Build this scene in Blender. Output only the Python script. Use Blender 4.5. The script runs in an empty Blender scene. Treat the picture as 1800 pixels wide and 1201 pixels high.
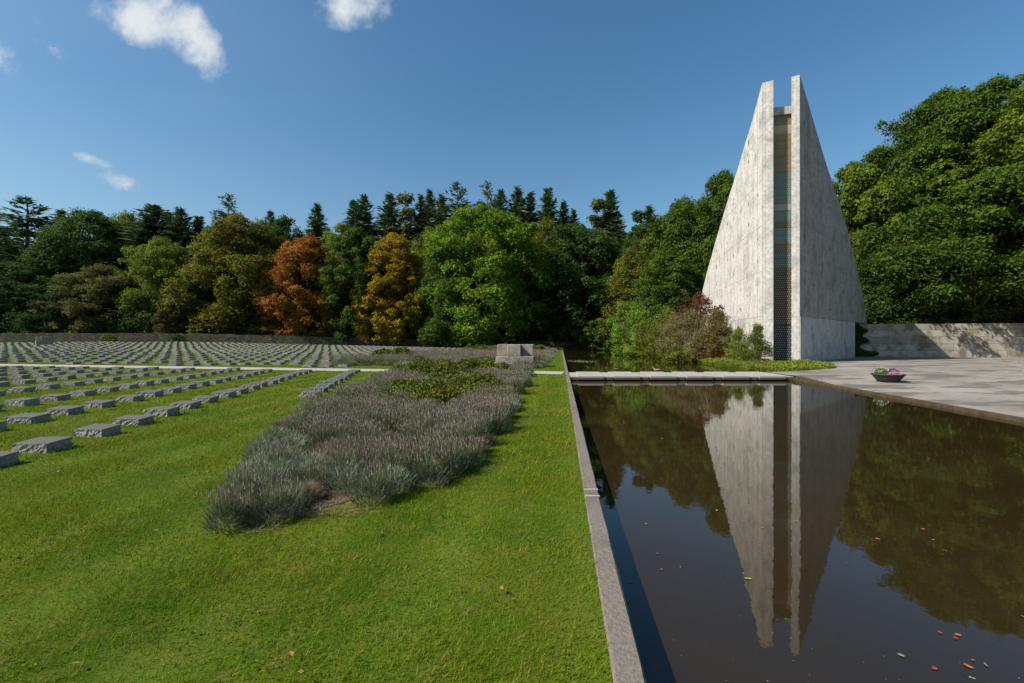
import bpy, math, random
import numpy as np
from mathutils import Vector
R = math.radians
C = bpy.context.scene.collection
rng = np.random.default_rng(7)
random.seed(7)

# ------------------------------------------------------------ camera
EYE = 1.6
cd = bpy.data.cameras.new('camera'); cd.sensor_width = 36; cd.lens = 16.0
cd.clip_start = 0.05; cd.clip_end = 3000
cam = bpy.data.objects.new('camera', cd); C.objects.link(cam)
cam.location = (0, 0, EYE); cam.rotation_euler = (R(90), 0, 0)
bpy.context.scene.camera = cam
def G(px, py, z=0.0):                      # photo pixel -> point on the level z
    Y = (EYE - z) * 800.0 / (py - 600.0)
    return ((px - 900.0) / 800.0 * Y, Y)
def XP(px, Y): return (px - 900.0) / 800.0 * Y
def ZP(py, Y): return EYE + (600.0 - py) / 800.0 * Y

# ------------------------------------------------------------ light
SHX, SHY, ELEV = 0.95, 0.37, R(42)         # direction shadows fall, sun height
L = math.hypot(SHX, SHY); SHX /= L; SHY /= L
sun_dir = Vector((-SHX * math.cos(ELEV), -SHY * math.cos(ELEV), math.sin(ELEV)))
sl = bpy.data.lights.new('sun', 'SUN'); sl.energy = 5.0; sl.angle = R(0.53); sl.color = (1.0, 0.94, 0.84)
so = bpy.data.objects.new('sun', sl); C.objects.link(so)
so.rotation_euler = sun_dir.to_track_quat('Z', 'Y').to_euler(); so.location = (-60, -20, 60)

w = bpy.data.worlds.new('World'); bpy.context.scene.world = w; w.use_nodes = True
nt = w.node_tree; nt.nodes.clear()
def nd(nt, t, **k):
    n = nt.nodes.new(t)
    for a, b in k.items():
        if a == 'ins':
            for i, v in b.items():
                if isinstance(v, bpy.types.NodeSocket): nt.links.new(v, n.inputs[i])
                else: n.inputs[i].default_value = v
        else: setattr(n, a, b)
    return n
def M(nt, op, a, b=0.0, c=None, clamp=False):
    ins = {0: a, 1: b}
    if c is not None: ins[2] = c
    n = nd(nt, 'ShaderNodeMath', operation=op, use_clamp=clamp, ins=ins); return n.outputs[0]
sky = nd(nt, 'ShaderNodeTexSky', sky_type='NISHITA', sun_disc=False)
sky.sun_elevation = ELEV
sky.sun_rotation = math.atan2(sun_dir.x, sun_dir.y)
sky.altitude = 100; sky.air_density = 1.25; sky.dust_density = 0.9; sky.ozone_density = 2.6
hs = nd(nt, 'ShaderNodeHueSaturation', ins={'Hue': 0.495, 'Saturation': 1.24, 'Value': 1.2, 'Color': sky.outputs[0]})
tc = nd(nt, 'ShaderNodeTexCoord')
sp = nd(nt, 'ShaderNodeSeparateXYZ', ins={0: tc.outputs['Generated']})
yy = M(nt, 'MAXIMUM', sp.outputs[1], 0.04)
u = M(nt, 'DIVIDE', sp.outputs[0], yy); v = M(nt, 'DIVIDE', sp.outputs[2], yy)
uv = nd(nt, 'ShaderNodeCombineXYZ', ins={0: u, 1: v})
nz = nd(nt, 'ShaderNodeTexNoise', ins={'Vector': uv.outputs[0], 'Scale': 7.0, 'Detail': 9.0, 'Roughness': 0.62})
nw = nd(nt, 'ShaderNodeTexNoise', ins={'Vector': uv.outputs[0], 'Scale': 4.5, 'Detail': 7.0})
uw = M(nt, 'ADD', u, M(nt, 'MULTIPLY', M(nt, 'SUBTRACT', nw.outputs[0], 0.5), 0.16))
sepc = nd(nt, 'ShaderNodeSeparateColor', ins={0: nw.outputs[1]})
vw = M(nt, 'ADD', v, M(nt, 'MULTIPLY', M(nt, 'SUBTRACT', sepc.outputs[1], 0.5), 0.14))
tot = None
for (cx, cy, rx, ry, an, st) in [(275, 38, 118, 62, -28, 1.25), (352, 92, 58, 44, -20, 1.0), (640, -2, 84, 50, 5, .9),
        (198, 318, 52, 20, -4, .62), (158, 289, 42, 15, -15, .5), (10, 90, 60, 34, -25, .5), (88, 72, 48, 16, -22, .42), (70, 22, 50, 16, -20, .3)]:
    cu, cv = (cx - 900) / 800, (600 - cy) / 800; ca, sa = math.cos(R(an)), math.sin(R(an))
    du = M(nt, 'SUBTRACT', uw, cu); dv = M(nt, 'SUBTRACT', vw, cv)
    a = M(nt, 'DIVIDE', M(nt, 'ADD', M(nt, 'MULTIPLY', du, ca), M(nt, 'MULTIPLY', dv, sa)), rx / 800)
    b = M(nt, 'DIVIDE', M(nt, 'SUBTRACT', M(nt, 'MULTIPLY', dv, ca), M(nt, 'MULTIPLY', du, sa)), ry / 800)
    d2 = M(nt, 'ADD', M(nt, 'MULTIPLY', a, a), M(nt, 'MULTIPLY', b, b))
    m = M(nt, 'MULTIPLY', M(nt, 'SUBTRACT', 1.0, d2, clamp=True), st)
    tot = m if tot is None else M(nt, 'MAXIMUM', tot, m)
fwd = M(nt, 'GREATER_THAN', sp.outputs[1], 0.05)
dens = M(nt, 'ADD', M(nt, 'MULTIPLY', tot, 1.0), M(nt, 'MULTIPLY', M(nt, 'SUBTRACT', nz.outputs[0], 0.5), 3.4))
mr = nd(nt, 'ShaderNodeMapRange', interpolation_type='SMOOTHSTEP', ins={0: dens, 1: 0.08, 2: 1.25, 3: 0.0, 4: 1.0})
cov = M(nt, 'MULTIPLY', M(nt, 'MULTIPLY', mr.outputs[0], fwd), M(nt, 'MULTIPLY', tot, 3.5, clamp=True), clamp=True)
ccol = nd(nt, 'ShaderNodeMix', data_type='RGBA', ins={0: nz.outputs[0], 6: (5.6, 6.2, 6.7, 1), 7: (8.6, 9.0, 9.2, 1)})
veil = nd(nt, 'ShaderNodeTexNoise', ins={'Vector': nd(nt, 'ShaderNodeMapping', ins={'Vector': uv.outputs[0], 'Rotation': (0, 0, 0.6), 'Scale': (1.2, 3.0, 1)}).outputs[0], 'Scale': 1.3, 'Detail': 3.0})
vm = M(nt, 'MULTIPLY', M(nt, 'MULTIPLY', M(nt, 'SUBTRACT', M(nt, 'MULTIPLY', u, -0.75), 0.05, clamp=True), M(nt, 'SUBTRACT', veil.outputs[0], 0.25, clamp=True)), 0.55, clamp=True)
s1 = nd(nt, 'ShaderNodeMix', data_type='RGBA', ins={0: vm, 6: hs.outputs[0], 7: (3.6, 5.0, 6.4, 1)})
s2 = nd(nt, 'ShaderNodeMix', data_type='RGBA', ins={0: cov, 6: s1.outputs[2], 7: ccol.outputs[2]})
bg = nd(nt, 'ShaderNodeBackground', ins={0: s2.outputs[2], 1: 0.072})
wo = nd(nt, 'ShaderNodeOutputWorld', ins={0: bg.outputs[0]})
vs = bpy.context.scene.view_settings
vs.view_transform = 'Standard'; vs.look = 'None'; vs.gamma = 1; vs.exposure = 0.54; vs.use_curve_mapping = False
cy = bpy.context.scene.cycles
cy.max_bounces = 6; cy.transparent_max_bounces = 6; cy.diffuse_bounces = 3; cy.glossy_bounces = 3
cy.transmission_bounces = 3; cy.use_denoising = True; cy.caustics_reflective = False; cy.caustics_refractive = False
try: cy.denoising_input_passes = 'RGB_ALBEDO_NORMAL'
except Exception: pass

# ------------------------------------------------------------ materials
def mat(name):
    m = bpy.data.materials.new(name); m.use_nodes = True
    t = m.node_tree; t.nodes.clear(); return m, t
def ramp(t, fac, stops, interp='LINEAR'):
    n = nd(t, 'ShaderNodeValToRGB', ins={0: fac}); n.color_ramp.interpolation = interp
    e = n.color_ramp.elements
    while len(e) < len(stops): e.new(0.5)
    for i, (p, c) in enumerate(stops):
        e[i].position = p; e[i].color = (*c, 1)
    return n.outputs[0]
def noise(t, vec, scale, detail=4, rough=0.55, dist=0.0):
    return nd(t, 'ShaderNodeTexNoise', ins={'Vector': vec, 'Scale': scale, 'Detail': detail, 'Roughness': rough, 'Distortion': dist}).outputs[0]
def mixc(t, f, a, b, mode='MIX'):
    n = nd(t, 'ShaderNodeMix', data_type='RGBA', blend_type=mode)
    for i, x in ((0, f), (6, a), (7, b)):
        if isinstance(x, bpy.types.NodeSocket): t.links.new(x, n.inputs[i])
        elif i and len(x) == 3: n.inputs[i].default_value = (*x, 1)
        else: n.inputs[i].default_value = x
    return n.outputs[2]
def finish(t, col, rough=0.8, bump=None, bstr=0.3, bdist=0.02, spec=0.3, metallic=0.0, ior=1.45, transl=None, tcol=None):
    p = nd(t, 'ShaderNodeBsdfPrincipled')
    if isinstance(col, bpy.types.NodeSocket): t.links.new(col, p.inputs['Base Color'])
    else: p.inputs['Base Color'].default_value = (*col, 1)
    if isinstance(rough, bpy.types.NodeSocket): t.links.new(rough, p.inputs['Roughness'])
    else: p.inputs['Roughness'].default_value = rough
    p.inputs['Specular IOR Level'].default_value = spec; p.inputs['IOR'].default_value = ior; p.inputs['Metallic'].default_value = metallic
    if bump is not None:
        b = nd(t, 'ShaderNodeBump', ins={'Strength': bstr, 'Distance': bdist, 'Height': bump}); t.links.new(b.outputs[0], p.inputs['Normal'])
    out = p.outputs[0]
    if transl:
        tr = nd(t, 'ShaderNodeBsdfTranslucent')
        t.links.new(tcol if tcol is not None else col, tr.inputs[0])
        out = nd(t, 'ShaderNodeMixShader', ins={0: transl, 1: p.outputs[0], 2: tr.outputs[0]}).outputs[0]
    nd(t, 'ShaderNodeOutputMaterial', ins={0: out})

_fol = {}
def foliage(dark, light, accent=None, transl=0.4, sc=0.35):
    key = (dark, light, accent, transl)
    if key in _fol: return _fol[key]
    m, t = mat('foliage')
    at = nd(t, 'ShaderNodeAttribute', attribute_name='tint').outputs['Fac']
    tc = nd(t, 'ShaderNodeTexCoord').outputs['Object']
    n1 = noise(t, tc, sc, 3)
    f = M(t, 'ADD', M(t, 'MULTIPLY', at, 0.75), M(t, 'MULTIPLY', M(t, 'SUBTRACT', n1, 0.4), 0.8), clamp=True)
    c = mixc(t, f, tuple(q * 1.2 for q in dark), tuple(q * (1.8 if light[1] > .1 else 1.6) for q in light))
    if accent:
        n2 = noise(t, tc, sc * 0.7, 4)
        c = mixc(t, nd(t, 'ShaderNodeMapRange', ins={0: n2, 1: 0.5, 2: 0.66}).outputs[0], c, accent)
    finish(t, c, 0.7, spec=0.15, transl=transl)
    _fol[key] = m; return m
def simple(name, col, rough=0.8, var=0.25, scale=8.0, bump=0.3, spec=0.3, metallic=0, bdist=0.01):
    m, t = mat(name); tc = nd(t, 'ShaderNodeTexCoord').outputs['Object']
    n = noise(t, tc, scale, 5)
    lo = tuple(c * (1 - var) for c in col); hi = tuple(min(1, c * (1 + var)) for c in col)
    finish(t, mixc(t, nd(t, 'ShaderNodeMapRange', ins={0: n, 1: .3, 2: .7}).outputs[0], lo, hi), rough, n, bump, bdist, spec, metallic)
    return m
def bark(col): return simple('bark', col, 0.9, 0.4, 6.0, 0.6, bdist=.03)
BARK = bark((.07, .055, .04)); BARK2 = bark((.12, .10, .08))

def mat_grass():
    m, t = mat('lawn'); P = nd(t, 'ShaderNodeNewGeometry').outputs['Position']
    n1 = noise(t, P, 0.55, 5); n2 = noise(t, P, 4.5, 5, .7); n3 = noise(t, P, 38, 4, .7)
    c = ramp(t, n1, [(.3, (.028, .065, .003)), (.5, (.065, .115, .005)), (.66, (.14, .13, .012))])
    c = mixc(t, nd(t, 'ShaderNodeMapRange', ins={0: n2, 1: .48, 2: .74}).outputs[0], c, (.16, .135, .03))
    c = mixc(t, nd(t, 'ShaderNodeMapRange', ins={0: n3, 1: .35, 2: .7, 3: .75, 4: .0}).outputs[0], c, (.035, .065, .008))
    # mowing stripes running along the pool
    sp = nd(t, 'ShaderNodeSeparateXYZ', ins={0: P}); s = M(t, 'SUBTRACT', sp.outputs[0], M(t, 'MULTIPLY', sp.outputs[1], 0.107))
    st = M(t, 'SINE', M(t, 'MULTIPLY', s, 5.6)); 
    c = mixc(t, nd(t, 'ShaderNodeMapRange', ins={0: st, 1: -.5, 2: 1, 3: 0, 4: .22}).outputs[0], c, (.17, .21, .03))
    finish(t, c, 0.9, n3, .6, .03, .05); return m
def mat_blade():
    m, t = mat('grass blade'); P = nd(t, 'ShaderNodeNewGeometry').outputs['Position']
    at = nd(t, 'ShaderNodeAttribute', attribute_name='tint').outputs['Fac']
    n1 = noise(t, P, 0.8, 5); n2 = noise(t, P, 3.6, 4, .65)
    g = mixc(t, at, (.042, .110, .002), (.215, .285, .004)); n4 = noise(t, P, 2.1, 5, .7)
    g = mixc(t, nd(t, 'ShaderNodeMapRange', ins={0: n4, 1: .5, 2: .66, 3: 0, 4: .6}).outputs[0], g, (.042, .125, .004))
    c = mixc(t, nd(t, 'ShaderNodeMapRange', ins={0: n1, 1: .42, 2: .66, 3: 0, 4: .75}).outputs[0], g, (.22, .195, .010))
    dry = M(t, 'GREATER_THAN', M(t, 'ADD', at, M(t, 'MULTIPLY', n2, 1.0)), 1.42)
    c = mixc(t, M(t, 'MULTIPLY', dry, .8), c, (.30, .22, .07))
    finish(t, c, 0.7, spec=.08, transl=.3); return m
def mat_concrete(name, base, streak=.5, panel=True, uvmap=True, dark=(.14, .135, .125)):
    m, t = mat(name); tc = nd(t, 'ShaderNodeTexCoord'); U = tc.outputs['UV'] if uvmap else tc.outputs['Object']
    g = nd(t, 'ShaderNodeNewGeometry').outputs['Position']
    n1 = noise(t, g, 0.8, 7, .68); n2 = noise(t, g, 4.6, 6, .65); n3 = noise(t, g, 22, 4, .6)
    c = ramp(t, n1, [(.34, tuple(b * .58 for b in base)), (.5, base), (.68, tuple(min(.9, b * 1.18) for b in base))])
    c = mixc(t, nd(t, 'ShaderNodeMapRange', ins={0: n2, 1: .44, 2: .68, 3: 0, 4: .8}).outputs[0], c, tuple(b * .55 for b in base))
    if uvmap:
        # water streaks: noise stretched along the height of the cast face
        mp = nd(t, 'ShaderNodeMapping', ins={'Vector': U, 'Scale': (2.6, .16, 1)}).outputs[0]
        n4 = noise(t, mp, 1.0, 6, .6)
        c = mixc(t, nd(t, 'ShaderNodeMapRange', ins={0: n4, 1: .55, 2: .80, 3: 0, 4: streak}).outputs[0], c, dark)
    h = M(t, 'ADD', M(t, 'MULTIPLY', n2, .6), M(t, 'MULTIPLY', n3, .4))
    if panel:
        br = nd(t, 'ShaderNodeTexBrick', offset=0.0, ins={'Vector': U, 'Color1': (1, 1, 1, 1), 'Color2': (.86, .86, .86, 1), 'Mortar': (0, 0, 0, 1), 'Scale': 1.0,
                'Mortar Size': .032, 'Mortar Smooth': .6, 'Brick Width': 1.15, 'Row Height': 3.55})
        brk = noise(t, nd(t, 'ShaderNodeMapping', ins={'Vector': U, 'Scale': (.9, .55, 1)}).outputs[0], 1.0, 3)
        f = M(t, 'MULTIPLY', M(t, 'SUBTRACT', 1.0, br.outputs[0]), nd(t, 'ShaderNodeMapRange', ins={0: brk, 1: .42, 2: .62}).outputs[0])
        c = mixc(t, M(t, 'MULTIPLY', br.outputs['Fac'], nd(t, 'ShaderNodeMapRange', ins={0: brk, 1: .4, 2: .62, 3: .12, 4: .85}).outputs[0]), c, dark)
        # shutter tie holes
        su = nd(t, 'ShaderNodeSeparateXYZ', ins={0: U})
        fu = M(t, 'SUBTRACT', M(t, 'FRACT', M(t, 'DIVIDE', su.outputs[0], 2.3)), .5); fv = M(t, 'SUBTRACT', M(t, 'FRACT', M(t, 'DIVIDE', su.outputs[1], 1.775)), .5)
        dd = M(t, 'SQRT', M(t, 'ADD', M(t, 'POWER', M(t, 'MULTIPLY', fu, 2.3), 2), M(t, 'POWER', M(t, 'MULTIPLY', fv, 1.2), 2)))
        hole = M(t, 'LESS_THAN', M(t, 'ADD', dd, M(t, 'MULTIPLY', M(t, 'SUBTRACT', n2, .5), .12)), M(t, 'MULTIPLY', M(t, 'SUBTRACT', noise(t, g, .9, 2), .42, clamp=True), .75))
        c = mixc(t, M(t, 'MULTIPLY', hole, .8), c, (.06, .055, .05))
        h = M(t, 'SUBTRACT', M(t, 'SUBTRACT', h, M(t, 'MULTIPLY', br.outputs['Fac'], .5)), hole)
    if uvmap:
        bd = nd(t, 'ShaderNodeTexNoise', noise_dimensions='1D', ins={'W': M(t, 'MULTIPLY', nd(t, 'ShaderNodeSeparateXYZ', ins={0: U}).outputs[0], 6.5), 'Scale': 1.0, 'Detail': 1.0}).outputs[0]
        sn = nd(t, 'ShaderNodeMapRange', ins={0: bd, 1: .35, 2: .65, 3: .0, 4: .30}).outputs[0]
        c = mixc(t, M(t, 'MULTIPLY', sn, n1), c, dark); h = M(t, 'ADD', h, M(t, 'MULTIPLY', bd, 1.2))
        pit = nd(t, 'ShaderNodeTexVoronoi', ins={'Vector': g, 'Scale': 3.4}); ps = nd(t, 'ShaderNodeSeparateColor', ins={0: pit.outputs['Color']}).outputs[0]
        pk = M(t, 'MULTIPLY', M(t, 'LESS_THAN', pit.outputs['Distance'], .16), M(t, 'GREATER_THAN', ps, .8)); c = mixc(t, M(t, 'MULTIPLY', pk, .5), c, (.10, .09, .08)); h = M(t, 'SUBTRACT', h, pk)
    finish(t, c, .85, h, .7, .05, .25); return m
def mat_blockwall():
    m, t = mat('block wall'); tc = nd(t, 'ShaderNodeTexCoord'); U = tc.outputs['UV']
    g = nd(t, 'ShaderNodeNewGeometry').outputs['Position']
    br = nd(t, 'ShaderNodeTexBrick', offset=.43, offset_frequency=2, ins={'Vector': U, 'Color1': (.40, .37, .31, 1), 'Color2': (.25, .225, .175, 1), 'Mortar': (.16, .145, .12, 1), 'Scale': 1.0,
            'Mortar Size': .022, 'Mortar Smooth': .3, 'Brick Width': 2.9, 'Row Height': .70})
    n = noise(t, g, 1.1, 6, .6); n2 = noise(t, g, 9, 5)
    c = mixc(t, nd(t, 'ShaderNodeMapRange', ins={0: n, 1: .44, 2: .62, 3: 0, 4: .8}).outputs[0], br.outputs[0], (.13, .10, .065))
    h = M(t, 'SUBTRACT', n2, br.outputs['Fac'])
    finish(t, c, .85, h, .5, .03); return m
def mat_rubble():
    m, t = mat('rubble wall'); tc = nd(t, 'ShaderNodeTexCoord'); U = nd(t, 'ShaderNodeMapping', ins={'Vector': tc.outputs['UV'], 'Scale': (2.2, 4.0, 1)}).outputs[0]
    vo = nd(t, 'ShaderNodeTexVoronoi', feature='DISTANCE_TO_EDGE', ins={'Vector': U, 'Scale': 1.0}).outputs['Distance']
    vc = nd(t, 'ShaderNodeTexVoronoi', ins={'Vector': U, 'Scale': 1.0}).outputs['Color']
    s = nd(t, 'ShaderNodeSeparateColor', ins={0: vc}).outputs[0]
    c = ramp(t, s, [(0, (.025, .02, .015)), (.5, (.055, .045, .035)), (1, (.12, .10, .08))])  # stone tones darkened to carry the shade of the trees over the wall
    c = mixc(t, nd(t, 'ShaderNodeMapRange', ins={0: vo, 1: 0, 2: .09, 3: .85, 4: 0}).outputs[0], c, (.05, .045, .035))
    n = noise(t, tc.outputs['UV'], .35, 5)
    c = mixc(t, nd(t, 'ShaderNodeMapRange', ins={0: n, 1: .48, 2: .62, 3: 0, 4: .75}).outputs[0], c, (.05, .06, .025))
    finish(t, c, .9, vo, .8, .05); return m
def mat_water():
    m, t = mat('pond water'); g = nd(t, 'ShaderNodeNewGeometry').outputs['Position']
    n1 = noise(t, g, 1.3, 3); n2 = noise(t, g, 9, 3)
    sed = noise(t, g, .5, 5)
    c = mixc(t, sed, (.016, .010, .003), (.029, .019, .008))
    spk = nd(t, 'ShaderNodeTexVoronoi', ins={'Vector': g, 'Scale': 9.0, 'Randomness': 1.0})
    sel = nd(t, 'ShaderNodeSeparateColor', ins={0: spk.outputs['Color']}).outputs[0]
    dk = M(t, 'MULTIPLY', M(t, 'LESS_THAN', spk.outputs['Distance'], .13), M(t, 'GREATER_THAN', sel, .90))
    c = mixc(t, M(t, 'MULTIPLY', dk, .7), c, (.012, .009, .006))
    h = M(t, 'ADD', M(t, 'MULTIPLY', n1, .9), M(t, 'MULTIPLY', n2, .16))
    finish(t, c, .012, h, .10, .02, .58, ior=1.42); return m
def mat_paving():
    m, t = mat('plaza paving'); g = nd(t, 'ShaderNodeNewGeometry').outputs['Position']
    n1 = noise(t, g, .35, 6, .6); n2 = noise(t, g, 14, 5, .7); n3 = noise(t, nd(t, 'ShaderNodeMapping', ins={'Vector': g, 'Scale': (.33, .62, 1), 'Rotation': (0, 0, .3)}).outputs[0], 1.0, 7, .65)
    c = ramp(t, n1, [(.3, (.22, .195, .16)), (.5, (.29, .265, .23)), (.7, (.35, .325, .285))])
    c = mixc(t, nd(t, 'ShaderNodeMapRange', ins={0: n3, 1: .50, 2: .56, 3: 0, 4: .8}).outputs[0], c, (.085, .07, .06))
    n5 = noise(t, g, .9, 5, .65); c = mixc(t, nd(t, 'ShaderNodeMapRange', ins={0: n5, 1: .52, 2: .64, 3: 0, 4: .55}).outputs[0], c, (.15, .11, .075))
    c = mixc(t, nd(t, 'ShaderNodeMapRange', ins={0: n2, 1: .38, 2: .66, 3: .5, 4: 0}).outputs[0], c, (.15, .135, .115))
    finish(t, c, .88, n2, .5, .01); return m
def mat_gravel(name, a, b, scale=60):
    m, t = mat(name); g = nd(t, 'ShaderNodeNewGeometry').outputs['Position']
    n1 = noise(t, g, scale, 4, .7); n2 = noise(t, g, 1.2, 5)
    zl = nd(t, 'ShaderNodeSeparateXYZ', ins={0: g}).outputs[2]; c = mixc(t, n1, a, b); c = mixc(t, nd(t, 'ShaderNodeMapRange', ins={0: n2, 1: .5, 2: .75, 3: 0, 4: .5}).outputs[0], c, tuple(x * .6 for x in a))
    if 'concrete' in name: c = mixc(t, nd(t, 'ShaderNodeMapRange', ins={0: zl, 1: -.075, 2: -.04, 3: .85, 4: 0}).outputs[0], c, (.055, .042, .028))
    finish(t, c, .9, n1, .6, .02); return m

MG = mat_grass(); MBL = mat_blade()
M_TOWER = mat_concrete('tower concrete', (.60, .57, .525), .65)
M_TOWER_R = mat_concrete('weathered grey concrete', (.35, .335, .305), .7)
M_FIN = mat_concrete('smooth concrete', (.50, .48, .445), .4, panel=False)
M_BASE = mat_concrete('base concrete', (.50, .49, .47), .45, panel=False)
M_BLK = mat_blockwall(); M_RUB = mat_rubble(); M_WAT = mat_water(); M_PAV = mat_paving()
M_PATH = mat_gravel('gravel path', (.26, .235, .19), (.44, .41, .35), 18)
M_SOIL = mat_gravel('bed soil', (.06, .04, .024), (.15, .10, .06), 30)
M_KERB = mat_gravel('kerb concrete', (.05, .040, .030), (.29, .25, .21), 38)
M_SLAB = mat_gravel('slab concrete', (.25, .235, .205), (.40, .38, .34), 30)
M_MON = mat_concrete('monument stone', (.30, .265, .22), .4, panel=False, uvmap=False)

# ------------------------------------------------------------ mesh helpers
def mesh_np(name, V, F, mats, midx=None, tint=None, uv=None, smooth=False, parent=None, link=True, quadtri=None):
    V = np.asarray(V, dtype=np.float32); me = bpy.data.meshes.new(name)
    Fs = [np.asarray(f, dtype=np.int32) for f in (F if isinstance(F, list) else [F])]
    me.vertices.add(len(V)); me.vertices.foreach_set('co', V.ravel())
    nl = sum(f.size for f in Fs); npo = sum(len(f) for f in Fs)
    me.loops.add(nl); me.polygons.add(npo)
    me.loops.foreach_set('vertex_index', np.concatenate([f.ravel() for f in Fs]))
    st = []; o = 0
    for f in Fs:
        st.append(o + np.arange(len(f)) * f.shape[1]); o += f.size
    me.polygons.foreach_set('loop_start', np.concatenate(st).astype(np.int32))
    if midx is not None: me.polygons.foreach_set('material_index', np.asarray(midx, dtype=np.int32))
    me.polygons.foreach_set('use_smooth', np.full(npo, smooth, dtype=bool))
    for m in mats: me.materials.append(m)
    me.update(calc_edges=True); me.validate()
    if tint is not None:
        a = me.attributes.new('tint', 'FLOAT', 'POINT'); a.data.foreach_set('value', np.asarray(tint, dtype=np.float32))
    if uv is not None:
        ul = me.uv_layers.new(name='UVMap'); vi = np.zeros(len(me.loops), dtype=np.int32); me.loops.foreach_get('vertex_index', vi)
        ul.data.foreach_set('uv', np.asarray(uv, dtype=np.float32)[vi].ravel())
    if not link: return me
    return put(name, me, parent)
def put(name, me, parent=None, loc=None, rz=0):
    o = bpy.data.objects.new(name, me); C.objects.link(o)
    if parent is not None: o.parent = parent
    if loc is not None: o.location = loc
    if rz: o.rotation_euler = (0, 0, rz)
    return o
def empty(name, loc=(0, 0, 0), rz=0, label=None, cat=None, group=None):
    o = bpy.data.objects.new(name, None); C.objects.link(o); o.location = loc; o.rotation_euler = (0, 0, rz); o.empty_display_size = .3
    return tag(o, label, cat, group)
def tag(o, label=None, cat=None, group=None, kind=None):
    if label: o['label'] = label
    if cat: o['category'] = cat
    if group: o['group'] = group
    if kind: o['kind'] = kind
    return o
class Geo:                                   # collects boxes, prisms, tubes, lathes
    def __init__(s): s.v = []; s.f = []; s.m = []; s.uv = []
    def add(s, V, F, mi=0, uv=None):
        b = len(s.v); s.v += [tuple(p) for p in V]; s.f += [tuple(b + i for i in f) for f in F]; s.m += [mi] * len(F)
        s.uv += list(uv) if uv is not None else [(p[0] + p[1], p[2]) for p in V]
    def box(s, x0, x1, y0, y1, z0, z1, mi=0):
        s.add([(x0, y0, z0), (x1, y0, z0), (x1, y1, z0), (x0, y1, z0), (x0, y0, z1), (x1, y0, z1), (x1, y1, z1), (x0, y1, z1)],
              [(0, 3, 2, 1), (4, 5, 6, 7), (0, 1, 5, 4), (1, 2, 6, 5), (2, 3, 7, 6), (3, 0, 4, 7)], mi)
    def prism(s, poly, z0, z1, mi=0):
        n = len(poly); V = [(x, y, z0) for x, y in poly] + [(x, y, z1) for x, y in poly]
        s.add(V, [tuple(range(n))[::-1], tuple(range(n, 2 * n))] + [(i, (i + 1) % n, n + (i + 1) % n, n + i) for i in range(n)], mi)
    def tube(s, pts, rad, n=7, mi=0):
        pts = [Vector(p) for p in pts]; V = []
        for i, p in enumerate(pts):
            d = (pts[min(i + 1, len(pts) - 1)] - pts[max(i - 1, 0)]).normalized()
            a = d.orthogonal().normalized() if abs(d.z) < .99 else Vector((1, 0, 0)); b = d.cross(a).normalized(); a = b.cross(d)
            for k in range(n):
                an = 2 * math.pi * k / n; V.append(p + (a * math.cos(an) + b * math.sin(an)) * rad[i])
        F = [(i * n + k, i * n + (k + 1) % n, (i + 1) * n + (k + 1) % n, (i + 1) * n + k) for i in range(len(pts) - 1) for k in range(n)]
        F += [tuple(range(n))[::-1], tuple((len(pts) - 1) * n + k for k in range(n))]
        s.add(V, F, mi)
    def lathe(s, prof, n=28, mi=0, c=(0, 0, 0)):
        V = [(c[0] + r * math.cos(2 * math.pi * k / n), c[1] + r * math.sin(2 * math.pi * k / n), c[2] + z) for r, z in prof for k in range(n)]
        F = [(i * n + k, i * n + (k + 1) % n, (i + 1) * n + (k + 1) % n, (i + 1) * n + k) for i in range(len(prof) - 1) for k in range(n)]
        s.add(V, F, mi)
    def obj(s, name, mats, parent=None, smooth=False, link=True, bevel=0, rough=0):
        me = bpy.data.meshes.new(name); me.from_pydata(s.v, [], s.f)
        for m in (mats if isinstance(mats, (list, tuple)) else [mats]): me.materials.append(m)
        me.polygons.foreach_set('material_index', s.m); me.polygons.foreach_set('use_smooth', [smooth] * len(s.f))
        ul = me.uv_layers.new(name='UVMap')
        for i, l in enumerate(me.loops): ul.data[i].uv = s.uv[l.vertex_index]
        me.update()
        if not link: return me
        o = put(name, me, parent)
        if bevel:
            b = o.modifiers.new('bevel', 'BEVEL'); b.width = bevel; b.segments = 2; b.limit_method = 'ANGLE'
        return o
def cards_t(cen, tan, nor, size, asp, r=rng):
    t = unit(tan); nor = unit(nor); b = unit(np.cross(nor, t)); s = np.asarray(size).reshape(-1, 1)
    V = np.stack([cen - t * s * .6, cen - b * s * asp, cen + t * s, cen + b * s * asp], 1).reshape(-1, 3)
    return V, np.arange(len(cen) * 4).reshape(-1, 4)
def unit(a): return a / np.maximum(np.linalg.norm(a, axis=-1, keepdims=True), 1e-6)
def cards(cen, nor, size, asp=.62, r=rng):   # leaf-sized rhombs
    n = len(cen); nor = unit(nor); t = unit(np.cross(nor, unit(r.normal(size=(n, 3))))); b = np.cross(nor, t)
    s = np.asarray(size).reshape(-1, 1)
    V = np.stack([cen - t * s, cen - b * s * asp + nor * s * .12, cen + t * s, cen + b * s * asp + nor * s * .12], 1).reshape(-1, 3)
    return V, np.arange(n * 4).reshape(-1, 4)
def blades(base, h, lean, wd, r=rng):        # narrow triangles standing on base
    n = len(base); an = r.uniform(0, 2 * np.pi, n); side = np.stack([np.cos(an), np.sin(an), np.zeros(n)], 1) * (wd * .5).reshape(-1, 1)
    tip = base + lean + np.stack([np.zeros(n), np.zeros(n), h], 1)
    return np.stack([base - side, base + side, tip], 1).reshape(-1, 3), np.arange(n * 3).reshape(-1, 3)
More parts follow.
